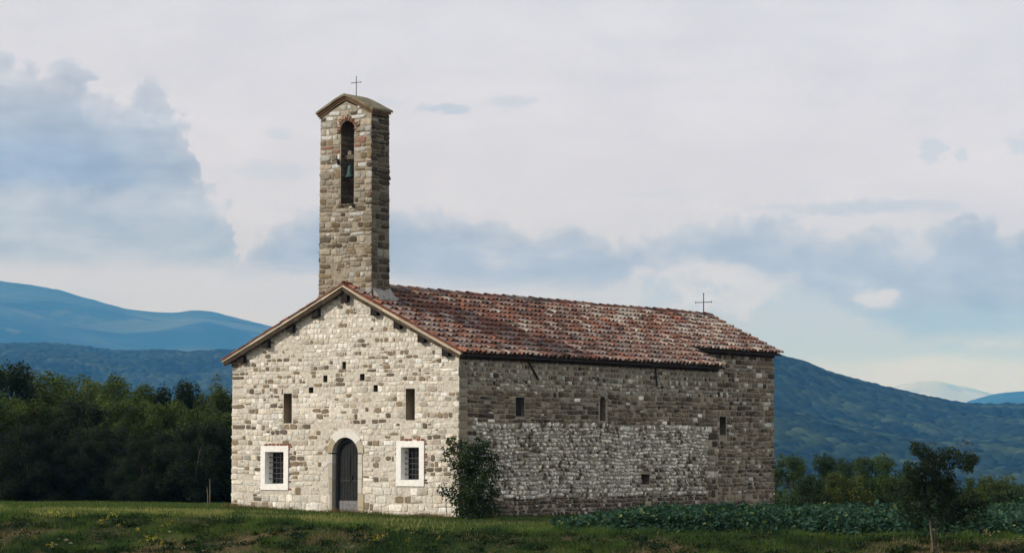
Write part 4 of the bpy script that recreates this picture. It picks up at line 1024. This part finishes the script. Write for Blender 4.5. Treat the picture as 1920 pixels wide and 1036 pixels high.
# bush at the chapel corner and the slim sapling beside it
dpt = 83.0; p = spot(886, dpt); z0 = float(gz(p[0], p[1]))-.03
cb_ = empty('corner_bush', (p[0], p[1], z0), 'tall dark leafy bush growing against the front corner of the chapel', 'bush')
cl = [(846, 826, 9), (855, 838, 12), (842, 845, 8), (838, 858, 6), (868, 832, 10), (880, 845, 16), (900, 838, 14), (912, 830, 9), (908, 850, 16), (925, 856, 10), (862, 862, 17), (885, 868, 20), (908, 872, 18), (928, 876, 10), (870, 890, 20), (893, 895, 22), (915, 898, 18), (862, 915, 16), (884, 920, 22), (908, 922, 20), (930, 918, 10), (855, 935, 12), (875, 945, 20), (900, 948, 22), (922, 945, 14), (865, 960, 14), (890, 964, 16), (912, 962, 14), (935, 955, 9), (938, 890, 6), (850, 872, 8)]
crown_mesh('crown', px_clumps(cl+[(832, 838, 4), (828, 862, 4), (838, 850, 5), (944, 872, 5), (948, 905, 5), (852, 818, 5), (898, 822, 5), (922, 832, 5)], 886, dpt, z0, p, r, .9, 1.1), 3600, .10, (.010, .022, .009), (.042, .070, .022), 310, 2.3, .9, None, .3, cb_, True)
mb = MB(); s = dpt/F
for a_ in (-14, -5, 3, 12):
    pts = [np.array([RH[0]*a_*.4*s, RH[1]*a_*.4*s, -.1]), np.array([RH[0]*a_*s, RH[1]*a_*s, .9]), np.array([RH[0]*a_*2.2*s, RH[1]*a_*2.2*s, 1.9])]
    mb.tube(pts, [.03, .02, .008], (.09, .075, .055), 6)
mb.build('stem', M_bark, cb_, True)
dpt = 82.2; p = spot(840, dpt); z0 = float(gz(p[0], p[1]))-.03
ss = empty('small_sapling', (p[0], p[1], z0), 'thin small sapling with a round leafy head left of the corner bush', 'sapling')
crown_mesh('crown', px_clumps([(832, 915, 10), (842, 918, 10), (836, 928, 10), (846, 930, 6), (826, 920, 6)], 840, dpt, z0, p, r, .3), 1800, .09, (.012, .028, .010), (.035, .06, .02), 320, 2., .5, None, .3, ss, True)
mb = MB(); mb.tube([(0, 0, -.1), (-.03*RH[0], -.03*RH[1], .4), (-.06*RH[0], -.06*RH[1], .85)], [.014, .012, .006], (.12, .10, .07), 6); mb.build('stem', M_bark, ss, True)
# two stakes at the left, in front of the wood
for i, (px, t_, lab) in enumerate(((392, 913, 'shorter of two thin wooden stakes standing at the left meadow edge'), (396, 897, 'taller of two thin wooden stakes standing at the left meadow edge'))):
    dpt = 93.; p = spot(px, dpt); z0 = float(gz(p[0], p[1])); h = zat(t_, dpt)-z0
    mb = MB(); mb.tube([(0, 0, -.1), (.01, 0, h*.5), (-.04+.03*i, 0, h)], [.022, .02, .014], (.16, .14, .10), 6)
    o = mb.build('wooden_stake', M_bark); o.location = (p[0], p[1], z0); tag(o, lab, 'stake')

# leafy crop strip in front of the nave, dense and uncountable
r = np.random.default_rng(77); n = 110000
l = r.uniform(1.2, 24, n); tt = r.random(n)
lp = lip_depth(l); d = lp+.5+tt*(9.5+np.clip(l-6, 0, 20)*1.2)
l2 = l+(d-75)*.02
x = CAM[0]+FH[0]*d+RH[0]*l; y = CAM[1]+FH[1]*d+RH[1]*l
inside = (x < .35) & (x > -Wd-.3) & (y > -.3) & (y < NL+.3) | (x < CX1+.35) & (y > 0) & (y < CY1+.3)
edge = np.clip((l-1.35-.3*np.sin(d*1.3))/2.8, 0, 1)
hmax = (.16+.36*edge)*(.55+.9*fbm(x*1.1, y*1.1, 3, 40))*np.clip((d-lp-.4)/.7, .25, 1)
keep = ~inside & (l > 1.35+.4*np.sin(d*1.1)) & (r.random(n) < .35+.65*edge)
hh = hmax*(r.random(n)**.45)
P = np.stack([x, y, gz(x, y)+hh], -1)[keep]
t = (r.random(len(P))*.7+.3*fbm(P[:, 0]*3, P[:, 1]*3, 2, 44))[:, None]
cols = np.array((.008, .024, .017))+(np.array((.056, .118, .075))-np.array((.008, .024, .017)))*t**1.4
kk = r.random(len(P)) < .04; cols[kk] = (.14, .17, .07)
up_ = np.tile([0, 0, .5], (len(P), 1))
v, c = leaves(P, .135, cols, 1.35, -.1, 78, up_)
crop = tris_object('crop_plants', v, 4, c, M_leaf)
tag(crop, 'dense low strip of broad-leaved green crop in front of the nave wall', 'crop', None, 'stuff')

# grass
def blades(name, label, n, region, hfun, cfun, width, seed, kind='stuff', lean=.35):
    r = np.random.default_rng(seed)
    d, l = region(r, n); x = CAM[0]+FH[0]*d+RH[0]*l; y = CAM[1]+FH[1]*d+RH[1]*l
    ins = (x < -.02) & (x > -Wd+.02) & (y > .02) & (y < CY1)
    k = ~ins; d, l, x, y = d[k], l[k], x[k], y[k]
    h, keep = hfun(r, x, y, d, l); d, l, x, y, h = d[keep], l[keep], x[keep], y[keep], h[keep]
    z = gz(x, y); a = r.uniform(0, 2*math.pi, len(x)); w = width*r.uniform(.6, 1.4, len(x))
    lx = r.normal(0, lean, len(x))*h; ly = r.normal(0, lean, len(x))*h
    base_, tip = cfun(r, x, y, d, l)
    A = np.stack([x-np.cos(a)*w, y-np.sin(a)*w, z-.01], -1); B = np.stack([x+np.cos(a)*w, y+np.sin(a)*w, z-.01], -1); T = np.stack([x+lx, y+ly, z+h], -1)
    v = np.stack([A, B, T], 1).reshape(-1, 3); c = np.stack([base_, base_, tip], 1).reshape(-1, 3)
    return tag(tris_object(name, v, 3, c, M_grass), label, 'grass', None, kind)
def dryness(x, y, d, l):
    lp = lip_depth(l); return np.clip((fbm(x*.55, y*.55, 4, 90)-.50)*7, 0, 1)*np.clip((lp-d-.6)/1.5, 0, 1)
def reg_bank(r, n):
    l = r.uniform(-30, 28, n); return lip_depth(l)-8.5+r.random(n)*9.5, l
def reg_mead(r, n):
    l = r.uniform(-30, 28, n); lp = lip_depth(l); return lp+r.random(n)**.8*(97-lp), l
def h_bank(r, x, y, d, l):
    dr_ = dryness(x, y, d, l); cl_ = fbm(x*1.3, y*1.3, 3, 21)
    return (.06+.20*np.clip((cl_-.35)*2.2, 0, 1))*r.uniform(.5, 1.3, len(x))*(1-.5*dr_), r.random(len(x)) < 1-.55*dr_
def c_bank(r, x, y, d, l):
    dr_ = dryness(x, y, d, l)[:, None]; t = np.clip(r.random(len(x))*.5+1.6*(fbm(x*1.0, y*1.0, 3, 29)-.42), 0, 1)[:, None]
    gcol = np.array((.014, .036, .015))+(np.array((.105, .165, .040))-np.array((.014, .036, .015)))*t
    dcol = np.array((.095, .068, .038))+(np.array((.30, .22, .125))-np.array((.075, .055, .032)))*r.random(len(x))[:, None]
    m = (r.random(len(x))[:, None] < dr_*.8)
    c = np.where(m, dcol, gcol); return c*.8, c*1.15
def h_mead(r, x, y, d, l): return (.035+.07*fbm(x*.7, y*.7, 3, 61))*r.uniform(.5, 1.4, len(x)), np.ones(len(x), bool)
def c_mead(r, x, y, d, l):
    t = (r.random(len(x)))[:, None]; strip = (np.clip(1-(d-lip_depth(l))/7., .12, 1)*np.clip(.35-(l+2)/10., .22, 1))[:, None]; yl = np.clip((fbm(x*.25, y*.25, 3, 66)-.38)*3, 0, 1)[:, None]
    a = np.array((.022, .056, .022)); b_ = np.array((.120, .185, .048)); c = a+(b_-a)*t
    s = (r.random(len(x))[:, None] < .03+.16*yl*strip); c = np.where(s, np.array((.42, .42, .15)), c)
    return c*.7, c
blades('bank_grass', 'rough dark grass and dry tufts on the sloping bank', 340000, reg_bank, h_bank, c_bank, .009, 1)
blades('meadow_grass', 'short sunlit yellow-green grass in front of the chapel', 430000, reg_mead, h_mead, c_mead, .008, 2)
def h_seed(r, x, y, d, l): return r.uniform(.06, .16, len(x)), (fbm(x*.6, y*.6, 2, 81) > .42) & (r.random(len(x)) < np.clip(.45-(l+4)/8., .16, .8))
def c_seed(r, x, y, d, l):
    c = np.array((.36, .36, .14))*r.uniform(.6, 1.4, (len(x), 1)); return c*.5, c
def reg_seed(r, n):
    l = r.uniform(-30, 12, n); return lip_depth(l)+r.random(n)*9-.3, l
blades('seeding_grass', 'pale seeding grass stems along the top of the bank', 60000, reg_seed, h_seed, c_seed, .013, 3)
def reg_foot(r, n): 
    x = r.uniform(-Wd-.3, .2, n); y = -.03-np.abs(r.normal(0, .13, n)); dx = x-CAM[0]; dy = y-CAM[1]; return dx*FH[0]+dy*FH[1], dx*RH[0]+dy*RH[1]
def h_foot(r, x, y, d, l): return r.uniform(.05, .20, len(x))*(.4+fbm(x*1.4, y, 3, 12)), r.random(len(x)) < fbm(x*1.1, y, 3, 19)*1.3
def c_foot(r, x, y, d, l): 
    c = np.array((.30, .21, .10))*r.uniform(.5, 1.4, (len(x), 1)); gk = r.random(len(x)) < .4; c[gk] = (.06, .09, .025); return c*.7, c
blades('dry_grass', 'dry tan grass stems along the foot of the facade', 6000, reg_foot, h_foot, c_foot, .010, 4)
# coarse weeds on the bank
r = np.random.default_rng(91); cl = []
P, cc_ = [], []
for i in range(900):
    l = r.uniform(-20, 21); d = lip_depth(l)-r.uniform(.3, 6.5)**.9; x = CAM[0]+FH[0]*d+RH[0]*l; y = CAM[1]+FH[1]*d+RH[1]*l
    k = int(r.integers(30, 120)); s = r.uniform(.10, .34); q = r.normal(0, 1, (k, 3)); q[:, 2] = np.abs(q[:, 2])*.45
    P.append(np.array([x, y, float(gz(x, y))])+q*s*.5)
    b_ = np.array((.018, .036, .012)) if r.random() < .72 else np.array((.035, .052, .016)); cc_.append(b_*r.uniform(.6, 1.7, (k, 1)))
P = np.vstack(P); cc_ = np.vstack(cc_); v, c = leaves(P, .075, cc_, 1.6, -.4, 92, np.tile([0, 0, .4], (len(P), 1)))
tag(tris_object('bank_weeds', v, 4, c, M_leaf), 'dark leafy weeds scattered over the bank', 'weeds', None, 'stuff')
# yellow wild flowers, clusters
def flower_patch(px, py, n, wpx, seed, label, col=(.50, .42, .06)):
    n = max(3, int(n*.75))
    r = np.random.default_rng(seed)
    # walk out along the sight line until it meets the bank
    for d0 in np.arange(62, 92, .05):
        q = spot(px, d0)
        if zat(py+4, d0) <= float(gz(q[0], q[1])): break
    root = empty('flower_clump', (q[0], q[1], float(gz(q[0], q[1]))), label, 'wildflowers')
    s = d0/F; stem = MB(); pet = MB()
    for i in range(n):
        dx = r.normal(0, wpx*.5)*s; dy = r.normal(0, .12); X_ = RH*dx+FH*dy
        zb = float(gz(q[0]+X_[0], q[1]+X_[1]))-root.location.z; h = r.uniform(.12, .30)
        stem.tube([(X_[0], X_[1], zb-.02), (X_[0]+r.normal(0, .02), X_[1], zb+h)], [.004, .003], (.05, .08, .02), 4)
        for j in range(5):
            c = np.array([X_[0], X_[1], zb+h])+r.normal(0, .022, 3)
            a = r.normal(0, 1, 3); a /= np.linalg.norm(a); b_ = np.cross(a, r.normal(0, 1, 3)); b_ /= np.linalg.norm(b_)
            k = .015; pet.add([c+a*k, c+b_*k, c-a*k, c-b_*k, c+np.cross(a, b_)*k*.6], [(0, 1, 4), (1, 2, 4), (2, 3, 4), (3, 0, 4)], np.array(col)*r.uniform(.7, 1.2))
    stem.build('stems', M_grass, root); pet.build('blossoms', M_leaf, root)
flower_patch(103, 972, 16, 24, 1, 'yellow flower clump highest and farthest left on the bank')
flower_patch(140, 977, 6, 12, 2, 'few yellow flowers just right of the leftmost clump')
flower_patch(192, 985, 8, 6, 3, 'narrow yellow flower clump left of a spread one on the upper bank')
flower_patch(212, 980, 8, 12, 4, 'loose yellow flowers beside the narrow clump on the upper bank')
flower_patch(229, 990, 5, 8, 5, 'tiny low row of yellow flowers left of the plastered window')
flower_patch(318, 988, 8, 10, 6, 'yellow flowers standing alone below the left wood edge')
flower_patch(264, 1004, 9, 10, 7, 'yellow flower clump above the largest lower one on the bank')
flower_patch(285, 1017, 22, 20, 8, 'largest yellow flower clump low on the left bank')
flower_patch(308, 1029, 8, 5, 9, 'small upright yellow flower clump near the bottom of the bank')
flower_patch(102, 1031, 10, 12, 10, 'yellow flowers under the pale stones at the bottom left')
flower_patch(706, 1016, 14, 16, 11, 'yellow flower clump on the bank below the chapel door')
flower_patch(768, 1016, 6, 9, 12, 'few yellow flowers on the bank below the right window')
flower_patch(820, 1014, 4, 5, 13, 'pair of yellow flowers on the bank below the corner bush')
flower_patch(1853, 1006, 14, 18, 14, 'pale cream flower heads on the bank at the far right', (.45, .38, .22))
flower_patch(1890, 1024, 24, 34, 15, 'broad patch of dry cream flower heads in the bottom right corner', (.42, .33, .20))
# stones on the bank
for i, (px, py, sz, lab) in enumerate(((115, 1013, .05, 'pale pebble topmost of the group on the left bank'), (130, 1016, .075, 'largest pinkish stone of the group on the left bank'), (137, 1020, .05, 'rounded pale stone right in the group on the left bank'), (110, 1023, .045, 'lowest pale stone of the group on the left bank'), (348, 1029, .05, 'single beige stone low on the bank left of the window'), (386, 1033, .045, 'single whitish stone at the bottom edge of the bank'), (322, 998, .04, 'flat pale green stone on the upper bank'))):
    for d0 in np.arange(62, 92, .05):
        q = spot(px, d0)
        if zat(py, d0) <= float(gz(q[0], q[1])): break
    r = np.random.default_rng(500+i); K = 10; vs = []; fs = []
    for a in range(5):
        ph = (a/4)*math.pi
        for b_ in range(K): th = 2*math.pi*b_/K; vs.append((sz*math.sin(ph)*math.cos(th)*1.3, sz*math.sin(ph)*math.sin(th), sz*.7*math.cos(ph)))
    vs = np.array(vs)*(1+r.normal(0, .08, (len(vs), 1)))
    fs = [(a*K+b_, a*K+(b_+1) % K, (a+1)*K+(b_+1) % K, (a+1)*K+b_) for a in range(4) for b_ in range(K)]
    mb = MB(); mb.add(vs, fs, (.45, .40, .34) if i != 1 else (.36, .29, .25)); o = mb.build('stone', M_stone, None, True)
    o.location = (q[0], q[1], float(gz(q[0], q[1]))+sz*.75); tag(o, lab, 'stone')

# ------------------------------------------------------------------ haze
hm = bpy.data.materials.new('haze'); hm.use_nodes = True; gg = NG(hm.node_tree)
gg.n.remove(gg.n['Principled BSDF'])
pv = gg.node('ShaderNodeVolumePrincipled'); pv.inputs['Density'].default_value = 1/12000.; pv.inputs['Color'].default_value = (.07, .37, 1.0, 1); pv.inputs['Absorption Color'].default_value = (1, 1, 1, 1); pv.inputs['Anisotropy'].default_value = -.28
gg.l.new(pv.outputs[0], gg.n['Material Output'].inputs['Volume'])
me = bpy.data.meshes.new('haze')
hc = CAM[:2]+FH*4700; hw_, hd = 5200, 6500
vs = []
for z in (-90, 1120.):
    for a_, b_ in ((-1, -1), (1, -1), (1, 1), (-1, 1)): q = CAM[:2]+FH*(14000+b_*18500)+RH*a_*12000; vs.append((q[0], q[1], z))
me.from_pydata(vs, [], [(0, 3, 2, 1), (4, 5, 6, 7), (0, 1, 5, 4), (1, 2, 6, 5), (2, 3, 7, 6), (3, 0, 4, 7)]); me.materials.append(hm)
hz_ = bpy.data.objects.new('haze', me); link(hz_); tag(hz_, 'thin blue distance haze over the land', None, None, 'stuff')
